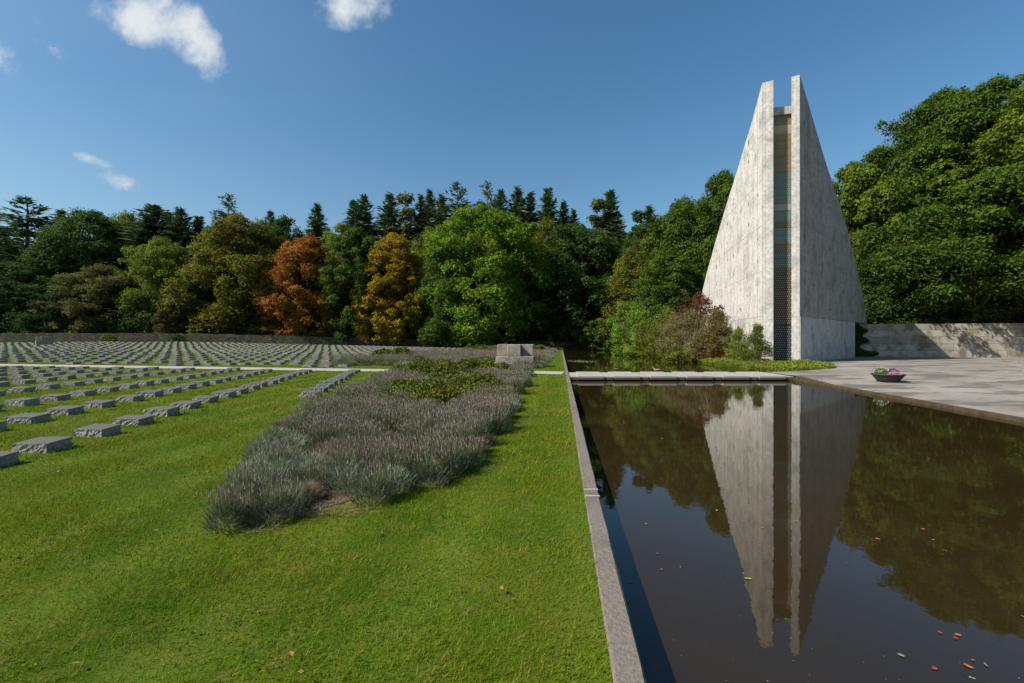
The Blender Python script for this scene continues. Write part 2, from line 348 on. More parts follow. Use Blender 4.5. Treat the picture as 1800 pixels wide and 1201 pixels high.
def inpoly(x, y, poly):
    c = np.zeros(len(x), bool); n = len(poly)
    for i in range(n):
        x1, y1 = poly[i]; x2, y2 = poly[(i + 1) % n]
        if y1 == y2: continue
        k = ((y1 > y) != (y2 > y)) & (x < (x2 - x1) * (y - y1) / (y2 - y1) + x1); c ^= k
    return c
def inpoly1(x, y, poly): return bool(inpoly(np.array([x]), np.array([y]), poly)[0])

# ------------------------------------------------------------ terrain
def KL(Y): return .474 + .107 * (Y - 2.13)          # lawn side of the kerb
def KR(Y): return KL(Y) + .153
_py = [-8, 9.55, 20.9, 21.2, 24.0, 24.6, 27, 29, 34, 40, 52, 70, 90, 99]
_px = [7.9, 11.25, 13.05, 13.1, 13.4, 14.5, 14.3, 14.5, 15.2, 16.0, 16.6, 18.0, 20.8, 22]
def XR(Y): return float(np.interp(Y, _py, _px))
POOL_END = 97.0
def pz(X, Y): return -.14 * max(0, min(1, 1 - (X - XR(Y)) / 5.0)) * max(0, min(1, (21 - Y) / 3.0))
def gz(X, Y):
    X = np.asarray(X, float); Y = np.asarray(Y, float)
    s = np.clip((Y - 33) / 55, 0, 1); s = s ** 1.15
    rr = np.clip(.04 + .0215 * (-X), 0, 1.38)
    z = rr * s + .10 * np.sin(Y * .19 + X * .03) * np.clip((Y - 36) / 20, 0, 1) * np.clip((-X) / 25, 0, 1)
    z += np.clip((Y - 96) / 60, 0, 1) * 3.0
    return z
def gz1(x, y): return float(gz(x, y))
Ys = np.array(sorted(set(list(np.arange(-8, 24, 2.0)) + [20.9, 21.2, 24.0, 24.6, 25.5, 27, 29] + list(np.arange(30, 97, 2.0)) + [97.0, 97.02, 98.5, 100, 104, 110, 118, 130, 150, 180, 260, 500, 1200])))
V = []; ncol = 0
lf = np.concatenate([[-900, -500, -300, -200, -150, -120], np.linspace(-100, -2, 50), [-.5]])
rf = np.concatenate([[.8, 2, 4, 7, 11, 16, 22, 30, 40, 60, 90, 150, 300, 900]])
for Y in Ys:
    k = KL(Y) + .07; r_ = max(XR(Y), k + 3) + .10; pool = Y < POOL_END + .01
    row = [(k + a, Y, gz1(k + a, Y)) for a in lf] + [(k, Y, 0 if pool else gz1(k, Y))]
    zb = -1.0 if pool else gz1(k, Y)
    row += [(k + .002, Y, zb), (r_ - .002, Y, zb if pool else gz1(r_, Y)), (r_, Y, pz(r_, Y) if pool else gz1(r_, Y))]
    row += [(r_ + a, Y, gz1(r_ + a, Y) + pz(r_ + a, Y)) for a in rf]
    ncol = len(row); V += row
F = [(i * ncol + j, i * ncol + j + 1, (i + 1) * ncol + j + 1, (i + 1) * ncol + j) for i in range(len(Ys) - 1) for j in range(ncol - 1)]
tag(mesh_np('lawn', V, np.array(F), [MG], smooth=False), kind='structure')

def ribbon(name, pts, m, dz=.004, kind='structure'):      # pts: list of (left xy, right xy)
    V = []; F = []
    for i, (a, b) in enumerate(pts):
        for k in range(5):
            x = a[0] + (b[0] - a[0]) * k / 4; y = a[1] + (b[1] - a[1]) * k / 4; V.append((x, y, gz1(x, y) + dz))
    F = [(i * 5 + k, i * 5 + k + 1, (i + 1) * 5 + k + 1, (i + 1) * 5 + k) for i in range(len(pts) - 1) for k in range(4)]
    return tag(mesh_np(name, V, np.array(F), [m]), kind=kind)
def path_y(X): return 23.3 - .2087 * (X - 2.0)
pp = []
for X in np.arange(-90, 3.2, 1.5):
    x = min(X, 2.6); y = path_y(x); j = .05 * math.sin(X * 1.7) + .04 * math.sin(X * 4.1)
    pp.append(((x - .2, y - 1.02 + j), (x + .2, y + 1.02 - j * .7)))
ribbon('gravel_path', pp, M_PATH, .006)

# water sheet, follows both banks
V = []; ys = [-8, 0, 4, 9.55, 14, 20.9, 21.2, 24, 24.6, 27, 29, 34, 40, 52, 70, 90, 96.9]
for Y in ys: V += [(KL(Y) + .075, Y, -.2), (XR(Y) + .095, Y, -.2)]
F = [(2 * i, 2 * i + 1, 2 * i + 3, 2 * i + 2) for i in range(len(ys) - 1)]
tag(mesh_np('pond_water', V, np.array(F), [M_WAT]), kind='structure')

# kerb in cast lengths, with slightly worn arrises
g = Geo(); y = -6.0; k = 0
cuts = [-6, -2.9, .2, 3.25, 4.66, 4.86, 7.9]
while cuts[-1] < 97: cuts.append(cuts[-1] + 3.05)
for a, b in zip(cuts[:-1], cuts[1:]):
    b = min(b, 97); a2, b2 = a + .006, b - .006; n = max(1, int((b2 - a2) / .25)) if a < 30 else 2
    zt = .022 + random.uniform(-.004, .004)
    for i in range(n):
        y0 = a2 + (b2 - a2) * i / n; y1 = a2 + (b2 - a2) * (i + 1) / n
        def sec(y, e):
            r1 = random.Random(int(y * 1000)); j = r1.uniform(-.005, .005); c = .012
            return [(KL(y), y, -.25), (KL(y) , y, zt - c), (KL(y) + c + j, y, zt), (KR(y) - c + j, y, zt), (KR(y) , y, zt - c + j * .6), (KR(y), y, -.6)]
        s0, s1 = sec(y0, 0), sec(y1, 1)
        F = [(q, q + 6, (q + 7), q + 1) for q in range(5)] + [(0, 1, 2, 3, 4, 5), (11, 10, 9, 8, 7, 6)][0 if i == 0 else 1:(1 if i < n - 1 else 2)] 
        g.add(s0 + s1, F)
tag(g.obj('kerb', M_KERB), kind='structure')
# joint mortar across the kerb
g = Geo()
for y in (4.66, 4.86): g.prism([(KL(y) + .002, y - .012), (KR(y) - .002, y - .012), (KR(y) - .002, y + .007), (KL(y) + .002, y + .007)], -.1, .0265)
tag(g.obj('kerb_joint', simple('pale mortar', (.42, .40, .36))), kind='structure')

# plaza sheet and its coping along the water
pl = [(XR(Y) + .09, Y) for Y in (-8, 0, 9.55, 15, 20.9, 21.2, 24.0)] + [(14.9, 24.35), (17, 25.6), (19.2, 27.0), (21.2, 29.6), (22.2, 34), (30, 43.5), (36, 50.5), (120, 50.5), (120, -8)]
me = Geo(); ya = [q for q in Ys if q <= 20.9]; V = []; rfp = [0] + [q for q in rf if q <= 90]
for Y in ya: V += [(XR(Y) + .10 + a, Y, pz(XR(Y) + .10 + a, Y) + .006) for a in rfp]
nc = len(rfp); me.add(V, [(i * nc + k, i * nc + k + 1, (i + 1) * nc + k + 1, (i + 1) * nc + k) for i in range(len(ya) - 1) for k in range(nc - 1)])
xe = XR(20.9) + .10
me.add([(x, y, .006 + (pz(x, 20.9) if abs(y - 20.9) < .01 else 0)) for x, y in [(xe + a, 20.9) for a in rfp] + [(120, 20.9), (120, 50.5), (36, 50.5), (30, 43.5), (22.2, 34), (21.2, 29.6), (19.2, 27), (17, 25.6), (14.9, 24.35), (13.35, 24.0), (xe - .05, 21.2)]], [tuple(range(nc + 11))])
tag(me.obj('plaza_paving', M_PAV), kind='structure')
g = Geo(); yv = [-8] + list(np.arange(-6, 20.9, 1.5)) + [20.9]
for a, b in zip(yv[:-1], yv[1:]):
    b -= .015; z = .018; za, zb_ = pz(XR(a), a) + z, pz(XR(b), b) + z
    g.add([(XR(a) - .03, a, -.6), (XR(a) - .03, a, za), (XR(a) + .22, a, za), (XR(a) + .22, a, -.3), (XR(b) - .03, b, -.6), (XR(b) - .03, b, zb_), (XR(b) + .22, b, zb_), (XR(b) + .22, b, -.3)],
          [(0, 4, 5, 1), (1, 5, 6, 2), (2, 6, 7, 3), (0, 1, 2, 3), (7, 6, 5, 4)])
tag(g.obj('pond_coping', simple('coping stone', (.065, .045, .022), .85, .35, 5)), kind='structure')

# footbridge of separate slabs
br = empty('stepping_slab_bridge', (0, 0, 0), 0, 'low bridge of pale concrete slabs crossing the pond', 'footbridge')
lefts = [3.03, 4.69, 6.36, 8.03, 9.70, 11.37]
for i, x in enumerate(lefts):
    g = Geo(); d = .107 + i * .006; w = 1.22
    g.prism([(x, 20.9), (x + w, 20.9), (x + w + 3.1 * d, 24.0), (x + 3.1 * d, 24.0)], -.155, .012)
    g.obj('slab', M_SLAB, br, bevel=.012)
for i, x in enumerate([2.64] + [x + 1.23 for x in lefts]):
    g = Geo(); d = .107 + i * .006
    g.prism([(x, 20.98), (x + .40, 20.98), (x + .40 + 2.9 * d, 23.9), (x + 2.9 * d, 23.9)], -.165, -.022)
    g.obj('link_slab', M_SLAB, br)
for yb in (21.5, 23.2):
    g = Geo(); g.box(2.95 + (yb - 20.9) * .1, 13.1, yb, yb + .3, -.7, -.175); g.obj('beam', M_FIN, br)

# ------------------------------------------------------------ chapel tower
TW = empty('chapel_tower', (0, 0, 0), 0, 'tall pointed pale concrete tower with two fins and a narrow dotted glass slot', 'tower')
TW['kind'] = 'thing'
def wing(P0, ang, prof, side, zlow=0.0, slow=None):
    # P0 outer front corner, ang heading, prof (s,z) top line; side +1 inner side lies clockwise
    T = .74 if side > 0 else .54; d = (math.sin(ang), math.cos(ang)); n = (math.cos(ang) * side, -math.sin(ang) * side)   # n: inward
    ss = np.arange(0, prof[-1][0] + .01, .35); zt = np.interp(ss, [p[0] for p in prof], [p[1] for p in prof])
    k = np.array([.25, .5, .25]); zt2 = zt.copy(); zt2[1:-1] = np.convolve(zt, k, 'valid'); zt = zt2
    nz = 26; V = []; UV = []; F = []
    def pt(s, off): return (P0[0] + d[0] * s + n[0] * off, P0[1] + d[1] * s + n[1] * off)
    axisdir = (math.sin(R(30)), math.cos(R(30)))
    for s, top in zip(ss, zt):
        lo = -.05 if (slow is None or s <= slow) else zlow
        th = T if s > 1e-6 else T
        for off in (0, th):
            # front end is cut square to the axis of the tower
            x, y = pt(s, off)
            if s < 1e-6 and off > 0:
                fx = (math.cos(R(30)) * side, -math.sin(R(30)) * side); x = P0[0] + fx[0] * T; y = P0[1] + fx[1] * T
            for j in range(nz + 1):
                f = j / nz; zz = lo + (top - lo) * f; V.append((x, y, zz)); UV.append((s + off, zz))
    st = 2 * (nz + 1)
    for i in range(len(ss) - 1):
        for o_ in (0, 1):
            for j in range(nz):
                a = i * st + o_ * (nz + 1) + j; q = (a, a + st, a + st + 1, a + 1)
                F.append(q if (o_ == 0) == (side < 0) else q[::-1])
        for j in (0, nz):
            a = i * st + j; b = a + nz + 1; F.append((a, b, b + st, a + st))
    mi = [0] * len(F)
    for i in (0, len(ss) - 1):
        for j in range(nz):
            a = i * st + j; b = a + nz + 1; F.append((a, a + 1, b + 1, b)); mi.append(1)
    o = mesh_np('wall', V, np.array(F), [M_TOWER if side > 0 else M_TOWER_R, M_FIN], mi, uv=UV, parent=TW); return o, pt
PL = (19.5, 35.45); PR = (21.85, 34.55)
pfl = [(0, 21.75), (2.6, 19.95), (6.2, 17.85), (10.1, 15.8), (15.6, 12.6), (19.95, 9.8), (23.2, 7.3), (25.5, 5.0), (27, 3.2)]
pfr = [(0, 21.85), (2.2, 20.3), (6, 17.5), (9.9, 15.0), (14.4, 12.1), (17.7, 9.1), (20.7, 6.1), (22.1, 3.9)]
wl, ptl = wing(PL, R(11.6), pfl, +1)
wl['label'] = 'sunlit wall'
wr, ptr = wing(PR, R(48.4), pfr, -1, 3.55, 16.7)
# smooth base course standing 3 cm proud of the shaded wall
g = Geo(); a = ptr(.02, -.035); b = ptr(16.75, -.035); c = ptr(16.75, .72); d_ = ptr(.02, .0)
Lb = 16.75
def face(p, q, z0, z1, u0, u1): return [(p[0], p[1], z0), (q[0], q[1], z0), (q[0], q[1], z1), (p[0], p[1], z1)], [(u0, z0), (u1, z0), (u1, z1), (u0, z1)]
for (p, q, u0, u1) in ((a, b, 0, Lb), (b, c, Lb, Lb + .8), (d_, a, -.1, 0)):
    Vv, U_ = face(p, q, -.05, 3.5, u0, u1); g.add(Vv, [(0, 1, 2, 3)], 0, U_)
g.add([(a[0], a[1], 3.5), (b[0], b[1], 3.5), (c[0], c[1], 3.5), (d_[0], d_[1], 3.5)], [(0, 1, 2, 3)])
g.obj('base_course', M_BASE, TW)
# inner faces: the slot is 1.35 m wide, screen set 0.9 m back along the axis
ax = (math.sin(R(30)), math.cos(R(30))); rt = (math.cos(R(30)), -math.sin(R(30)))
IL = (PL[0] + rt[0] * .72, PL[1] + rt[1] * .72); IR = (PR[0] - rt[0] * .52, PR[1] - rt[1] * .52)
def sp_(u, dep):                              # u across slot 0..1, depth along axis
    x = IL[0] + (IR[0] - IL[0]) * u; y = IL[1] + (IR[1] - IL[1]) * u; return (x + ax[0] * dep, y + ax[1] * dep)
gw = math.hypot(IR[0] - IL[0], IR[1] - IL[1])
g = Geo(); g.prism([sp_(-.12, .70), sp_(1.12, .70), sp_(1.2, 1.6), sp_(-.2, 1.6)], 19.35, 19.95); g.obj('lintel', M_BASE, TW)
def mglass(name, col, dot, rough=.35):
    m, t = mat(name); gp = nd(t, 'ShaderNodeNewGeometry').outputs['Position']
    n = noise(t, gp, 3, 4); c = mixc(t, n, tuple(x * .75 for x in col), tuple(x * 1.3 for x in col))
    sz = nd(t, 'ShaderNodeSeparateXYZ', ins={0: gp}).outputs[2]
    ln = M(t, 'LESS_THAN', M(t, 'FRACT', M(t, 'DIVIDE', sz, .62)), .07); c = mixc(t, M(t, 'MULTIPLY', ln, .55), c, tuple(x * .3 for x in col))
    finish(t, c, rough, spec=.4); return m
bands = [(19.35, 18.6, (.13, .11, .06), 1), (18.6, 17.9, (.25, .22, .15), 0), (17.9, 14.9, (.145, .118, .055), 0), (14.9, 12.4, (.075, .125, .11), 1), (12.4, 11.9, (.19, .195, .17), 0), (11.9, 11.05, (.08, .13, .12), 1),  # grey undotted band paints a whitish reflection streak into the glass colour
         (11.05, 10.5, (.09, .07, .035), 1), (10.5, 9.25, (.08, .125, .12), 1), (9.25, 8.6, (.09, .07, .04), 1), (8.6, 7.36, (.05, .085, .085), 1), (7.36, 2.95, (.040, .031, .018), 1), (2.95, 0.0, (.014, .020, .024), 1)]
MD = simple('glass boss', (.42, .42, .34), .25, .2); MDt = simple('glass boss dim', (.36, .34, .24), .3, .2)
row = 0
for bi, (z1, z0, col, dots) in enumerate(bands):
    col = tuple(q * 1.5 for q in col)
    g = Geo(); A, B = sp_(-.06, .9), sp_(1.06, .9); A2, B2 = sp_(-.06, .98), sp_(1.06, .98)
    g.prism([A, B, B2, A2], z0 + .004, z1 - .004)
    if dots:
        z = z0 + .1
        while z < z1 - .06:
            for kx in range(9):
                uu = (kx + (.5 if row % 2 else 0) + .3) / 9.1
                if uu > .97: continue
                p = sp_(uu, .885); r1 = .029 if z < 8 else .027
                vs_ = [(p[0] + rt[0] * r1 * math.cos(q), p[1] + rt[1] * r1 * math.cos(q), z + r1 * math.sin(q)) for q in [i * math.pi / 3 for i in range(6)]]
                vb = [(x + ax[0] * .02, y + ax[1] * .02, zz) for x, y, zz in vs_]
                g.add(vs_ + vb, [(0, 1, 2, 3, 4, 5)] + [(i, (i + 1) % 6, 6 + (i + 1) % 6, 6 + i) for i in range(6)], 1)
            row += 1; z += .175
    g.obj('glass_panel', [mglass('coloured glass', col, 1), MD if z0 < 8 else MDt], TW)
# roof plates between the two walls, behind the screen
g = Geo()
sl_ = np.linspace(1.6, 22, 14)
Vr = []; 
for s in sl_:
    zl = float(np.interp(s, [p[0] for p in pfl], [p[1] for p in pfl])) - 1.0; zr = float(np.interp(s, [p[0] for p in pfr], [p[1] for p in pfr])) - 1.0
    a = ptl(s, .6); b = ptr(s, .6); zz = min(zl, zr); zz = max(zz, 3.0); Vr += [(a[0], a[1], min(zz, 19.2)), (b[0], b[1], min(zz, 19.2))]
F = [(2 * i, 2 * i + 1, 2 * i + 3, 2 * i + 2) for i in range(len(sl_) - 1)]
g.add(Vr, F); a, b = Vr[-2], Vr[-1]; g.add([(a[0], a[1], 0), (b[0], b[1], 0), b, a], [(0, 1, 2, 3)])
g.obj('roof', M_FIN, TW)

# block wall on the right of the plaza
BW = [(33.6, 49.0), (40, 47.2), (50, 45.2), (62, 43.5), (90, 41)]
g = Geo(); acc = 0
for (x0, y0), (x1, y1) in zip(BW[:-1], BW[1:]):
    Ls = math.hypot(x1 - x0, y1 - y0); zt = 3.42
    g.add([(x0, y0, -.05), (x1, y1, -.05), (x1, y1, zt), (x0, y0, zt)], [(0, 1, 2, 3)], 0, [(acc, 0), (acc + Ls, 0), (acc + Ls, zt), (acc, zt)])
    g.add([(x0, y0, zt), (x1, y1, zt), (x1, y1 + .5, zt), (x0, y0 + .5, zt)], [(0, 1, 2, 3)], 0, [(acc, .3), (acc + Ls, .3), (acc + Ls, .6), (acc, .6)])
    g.add([(x0, y0 + .5, -.05), (x1, y1 + .5, -.05), (x1, y1 + .5, zt), (x0, y0 + .5, zt)], [(3, 2, 1, 0)], 0, [(acc, 0), (acc + Ls, 0), (acc + Ls, zt), (acc, zt)]); acc += Ls
tag(g.obj('block_wall', M_BLK), 'pale grey wall of long stone blocks behind the plaza, right of the tower', 'wall', None, 'thing')

# rubble wall at the back of the field and the pond
def WY(X): return 97.3 + .10 * min(X, 0)
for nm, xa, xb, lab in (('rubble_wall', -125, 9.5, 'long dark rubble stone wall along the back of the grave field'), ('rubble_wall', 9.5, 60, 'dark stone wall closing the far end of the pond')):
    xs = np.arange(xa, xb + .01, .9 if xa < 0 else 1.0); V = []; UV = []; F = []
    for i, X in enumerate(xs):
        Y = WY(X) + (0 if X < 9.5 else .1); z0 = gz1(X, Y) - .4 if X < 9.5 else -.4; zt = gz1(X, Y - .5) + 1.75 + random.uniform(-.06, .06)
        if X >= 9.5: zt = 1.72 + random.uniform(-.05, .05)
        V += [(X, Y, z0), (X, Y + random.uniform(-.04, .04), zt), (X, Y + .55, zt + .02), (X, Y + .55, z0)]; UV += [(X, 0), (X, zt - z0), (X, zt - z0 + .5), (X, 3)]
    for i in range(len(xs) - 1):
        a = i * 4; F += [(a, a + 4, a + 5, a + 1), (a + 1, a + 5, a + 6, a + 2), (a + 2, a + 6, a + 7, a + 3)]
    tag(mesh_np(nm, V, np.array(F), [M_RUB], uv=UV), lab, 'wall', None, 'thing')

# ------------------------------------------------------------ cross monuments
def monument(loc, rz, label):
    e = empty('stone_monument', loc, rz, label, 'monument')
    W = 1.14; H = 1.42; D = 1.0; nx = .34
    g = Geo()
    g.box(-W, W, -D, D, -.1, .70); g.obj('base', M_MON, e, bevel=.045)
    g = Geo(); g.box(-W + .03, W - .03, -.42, D - .03, .702, H); g.obj('back_block', M_MON, e, bevel=.03)
    g = Geo(); g.box(-.45, .36, -D + .02, -.424, .702, H - .003); g.obj('pillar', M_MON, e, bevel=.03)
x, y = G(906, 646); monument((x, 28.4, 0), R(-3), 'squat grey stone block with notched upper corners, beside the lavender near the pond')
monument((XP(78, 76), 76, gz1(XP(78, 76), 76)), R(-42), 'distant pale stone block at the back left of the grave field')

# ------------------------------------------------------------ grave slabs
def mat_slab():
    m, t = mat('grave stone'); g = nd(t, 'ShaderNodeTexCoord').outputs['Object']; oi = nd(t, 'ShaderNodeObjectInfo').outputs['Random']
    P = nd(t, 'ShaderNodeNewGeometry').outputs['Position']
    n = noise(t, P, 26, 5, .7); n2 = noise(t, P, 3, 4)
    c = ramp(t, n, [(.3, (.09, .085, .074)), (.5, (.20, .19, .168)), (.7, (.38, .36, .32))])
    c = mixc(t, nd(t, 'ShaderNodeMapRange', ins={0: n2, 1: .45, 2: .7, 3: 0, 4: .45}).outputs[0], c, (.12, .125, .10))
    c = mixc(t, M(t, 'MULTIPLY', oi, .35), c, (.30, .30, .285))
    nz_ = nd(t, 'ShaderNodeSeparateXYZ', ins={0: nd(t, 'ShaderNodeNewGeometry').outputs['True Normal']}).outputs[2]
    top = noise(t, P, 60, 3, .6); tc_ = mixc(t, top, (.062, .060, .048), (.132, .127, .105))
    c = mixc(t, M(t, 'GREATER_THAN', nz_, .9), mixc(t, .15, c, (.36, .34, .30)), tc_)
    finish(t, c, .8, n, .7, .015, .35); return m
M_STONE = mat_slab()
def slab_mesh(k, nx=18, ny=13, nzz=6):
    r = np.random.default_rng(100 + k); W, D, H = .255 + r.uniform(-.012, .012), .190 + r.uniform(-.012, .012), .165 + r.uniform(-.012, .018)
    pts = {}; V = []; F = []
    def vid(i, j, l):
        key = (i, j, l)
        if key not in pts:
            x = -W + 2 * W * i / nx; y = -D + 2 * D * j / ny; z = H * l / nzz
            pts[key] = len(V)
            if l < nzz:
                amp = .014 * math.sin(math.pi * (l + .6) / (nzz + .6)) + .007
                q = (.55 * math.sin(i * 1.1 + k) * math.sin(l * 1.3 + k * 2 + j * .9) + r.uniform(-1, .5)) * amp * .62 - .006
                if i == 0: x -= q
                if i == nx: x += q
                if j == 0: y -= q
                if j == ny: y += q
            else:
                e = r.uniform(0, .007)
                if i == 0: x += e
                if i == nx: x -= e
                if j == 0: y += e
                if j == ny: y -= e
                z += .012 * (y / D) + r.uniform(-.0012, .0012)
            V.append((x, y, z))
        return pts[key]
    for i in range(nx):
        for j in range(ny): F.append((vid(i, j, nzz), vid(i + 1, j, nzz), vid(i + 1, j + 1, nzz), vid(i, j + 1, nzz)))
    for l in range(nzz):
        for i in range(nx):
            F.append((vid(i, 0, l), vid(i + 1, 0, l), vid(i + 1, 0, l + 1), vid(i, 0, l + 1))); F.append((vid(i + 1, ny, l), vid(i, ny, l), vid(i, ny, l + 1), vid(i + 1, ny, l + 1)))
        for j in range(ny):
            F.append((vid(0, j + 1, l), vid(0, j, l), vid(0, j, l + 1), vid(0, j + 1, l + 1))); F.append((vid(nx, j, l), vid(nx, j + 1, l), vid(nx, j + 1, l + 1), vid(nx, j, l + 1)))
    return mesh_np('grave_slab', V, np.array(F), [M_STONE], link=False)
SM = [slab_mesh(k) for k in range(8)]
SMlo = [slab_mesh(k + 20, 2, 2, 1) for k in range(4)]
ANG = R(-1); ANGF = R(-11)
ordn = ['first', 'second', 'third', 'fourth', 'fifth', 'sixth', 'seventh', 'eighth', 'ninth', 'tenth', 'eleventh', 'twelfth', 'thirteenth', 'fourteenth', 'fifteenth', 'sixteenth', 'seventeenth', 'eighteenth', 'nineteenth', 'twentieth']
def ordinal(n):
    if n < 20: return ordn[n]
    tens = {2: 'twenty', 3: 'thirty', 4: 'forty', 5: 'fifty', 6: 'sixty', 7: 'seventy', 8: 'eighty', 9: 'ninety'}
    n += 1; t, u_ = divmod(n, 10)
    if u_ == 0: return {2: 'twentieth', 3: 'thirtieth', 4: 'fortieth', 5: 'fiftieth', 6: 'sixtieth', 7: 'seventieth', 8: 'eightieth', 9: 'ninetieth'}[t]
    return tens[t] + '-' + ordn[u_ - 1]
def slab(x, y, me, label, group, ang=None, sc=1.0):
    z = gz1(x, y); o = put('grave_slab', me, None, (x, y, z - .015), (ANG if ang is None else ang) + random.uniform(-.05, .05)); o.scale = (sc, sc * (1.15 if sc > 1 else 1), 1.02 if sc > 1 else 1)
    sl2 = (gz1(x, y + .5) - gz1(x, y - .5)); o.rotation_euler[0] = math.atan(sl2) + random.uniform(-.02, .02); o.rotation_euler[1] = random.uniform(-.015, .015)
    return tag(o, label, 'gravestone', group, 'thing')
def vis(x, y): return y > 1.5 and -1.17 < x / y < .95
rows = []
AX, AY = -.232, 1.045
# row: start point (x,y) and step length factor
starts = [(-5.88, 13.2, 1.09), (-6.88, 6.72, 1.0), (-9.37, 8.0, 1.0), (-12.0, 10.3, 1.0), (-15.2, 13.2, 1.04), (-18.0, 15.0, 1.04), (-20.8, 17.5, 1.04), (-23.6, 20.0, 1.04), (-26.4, 22.5, 1.04), (-29.2, 25, 1.04)]
nslab = 0
for ri, (x, y, f) in enumerate(starts):
    pts_ = []; n = 0
    if ri > 0:
        x -= AX * f; y -= AY * f
        while True:
            if not vis(x, y): x += AX * f; y += AY * f; break
            x -= AX * f; y -= AY * f
    while y < path_y(x) - 1.9: 
        if vis(x + .3, y): pts_.append((x, y))
        x += AX * f; y += AY * f
    if ri == 1: pts_.insert(0, (-6.72, 5.86))
    rows.append(pts_)
for ri, pts_ in enumerate(rows):
    rn = 'row nearest the lavender' if ri == 0 else '%s row left of the lavender' % ordn[ri]
    for i, (x, y) in enumerate(pts_):
        j = random.uniform(-.04, .04)
        lab = 'grey grave slab, %s from the near end, %s' % (ordinal(i), rn)
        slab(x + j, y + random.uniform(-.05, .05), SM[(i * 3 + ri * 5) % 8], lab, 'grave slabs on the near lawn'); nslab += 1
BED1 = [(-2.85, 4.4), (-2.5, 3.9), (-2.05, 3.8), (-1.55, 4.35), (-1.15, 4.75), (-.62, 5.2), (-.42, 6.1), (-.2, 7.2), (-.05, 9.5), (.1, 12), (.35, 15), (.65, 20), (.8, 22.2),
        (-5.9, 23.6), (-5.3, 20), (-4.75, 15.5), (-4.35, 11.5), (-4.05, 8.0), (-3.5, 6.0), (-3.05, 5.0)]
BED2 = [(-11.6, 29.6), (-7, 28.6), (-2, 27.5), (1.35, 27.0), (2.4, 34), (3.8, 46), (5.2, 60), (8.3, 92), (-1.5, 92), (-6.5, 66), (-10.5, 46), (-12.6, 36)]
# far field: rows run along b, rows 3.9 m apart
bx, by = -.975 * 1.06, -.22 * 1.06; vx, vy = -1.49, 3.66
far = []
for i in range(-60, 90):
    for k in range(-22, 30):
        x = -9.0 + bx * i + vx * k; y = 33.4 + by * i + vy * k
        if y < path_y(x) + 1.9 or y > WY(x) - 3.2 or not vis(x, y) or x > 1.5 + .1 * y - 3: continue
        if inpoly1(x, y, BED2) or inpoly1(x - .7, y, BED2) or inpoly1(x + .7, y, BED2): continue
        if math.hypot(x - XP(78, 76), y - 76) < 2.0: continue
        far.append((x, y, k))
far.sort(key=lambda p: p[1] * 0.979 + p[0] * .204)
NI = 300 - nslab
near_f = far[:NI]; rest = far[NI:]
ks = sorted(set(p[2] for p in near_f)); cnt = {}
near_f.sort(key=lambda p: (p[2], -p[0]))
for i, (x, y, k) in enumerate(near_f):
    q = cnt.get(k, 0); cnt[k] = q + 1
    lab = 'grey slab beyond the path, %s from right in the %s long row' % (ordinal(q), ordinal(ks.index(k)))
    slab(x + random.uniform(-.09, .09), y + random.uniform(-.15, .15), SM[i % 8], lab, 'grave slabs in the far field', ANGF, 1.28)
V = []; F = []; base = [(np.array([v.co[:] for v in m.vertices]), np.array([p.vertices[:] for p in m.polygons])) for m in SMlo]; off = 0
for (x, y, k) in rest:
    v0, f0 = base[random.randrange(4)]; a = ANGF + random.uniform(-.08, .08); ca, sa = math.cos(a), math.sin(a); s = 1.4
    x += random.uniform(-.09, .09); y += random.uniform(-.15, .15)
    vv = np.stack([x + s * (v0[:, 0] * ca - v0[:, 1] * sa), y + s * (v0[:, 0] * sa + v0[:, 1] * ca), v0[:, 2] * 1.05 + gz1(x, y) - .01], 1)
    V.append(vv); F.append(f0 + off); off += len(vv)
if V: tag(mesh_np('grave_slabs_distant', np.concatenate(V), np.concatenate(F), [M_STONE]), 'mass of distant grey grave slabs rising to the wall', 'gravestones', None, 'stuff')

# ------------------------------------------------------------ grass blades
BMASK = BED1
Bv = []; Bt = []; off = 0
for (y0, y1, dens, h, wd) in ((1.75, 3.2, 6800, .047, .0043), (3.2, 5.5, 3600, .048, .006), (5.5, 9, 1500, .05, .0105), (9, 15, 520, .055, .018), (15, 30, 150, .06, .032), (30,48, 38, .07, .05)):
    xa = -1.16 * y1; n = int((KL(y1) - xa) * (y1 - y0) * dens)
    X = rng.uniform(xa, KL(y1), n); Y = rng.uniform(y0, y1, n)
    ok = (X < KL(Y) + .012) & (X > -1.16 * Y) & ~inpoly(X, Y, BED1) & ~inpoly(X, Y, BED2) & (np.abs(Y - (23.3 - .2087 * (X - 2))) > 1.0)
    # clumpiness
    cl = np.sin(X * 2.1 + 1.3 * np.sin(Y * 1.7)) * np.sin(Y * 2.6 + np.sin(X * 1.3)) 
    ok &= rng.random(n) < (.78 + .22 * cl); X = X[ok]; Y = Y[ok]; n = len(X); cl = cl[ok]
    hh = h * rng.uniform(.35, 1.15, n) * (1 + .25 * cl); 
    ln = rng.normal(size=(n, 3)) * .5 * hh[:, None]; ln[:, 2] = 0; ln[:, 0] += .2 * hh
    base_ = np.stack([X, Y, gz(X, Y) - .004], 1)
    v_, f_ = blades(base_, hh, ln, wd * rng.uniform(.6, 1.3, n)); Bv.append(v_); Bt.append(np.repeat(rng.random(n), 3))
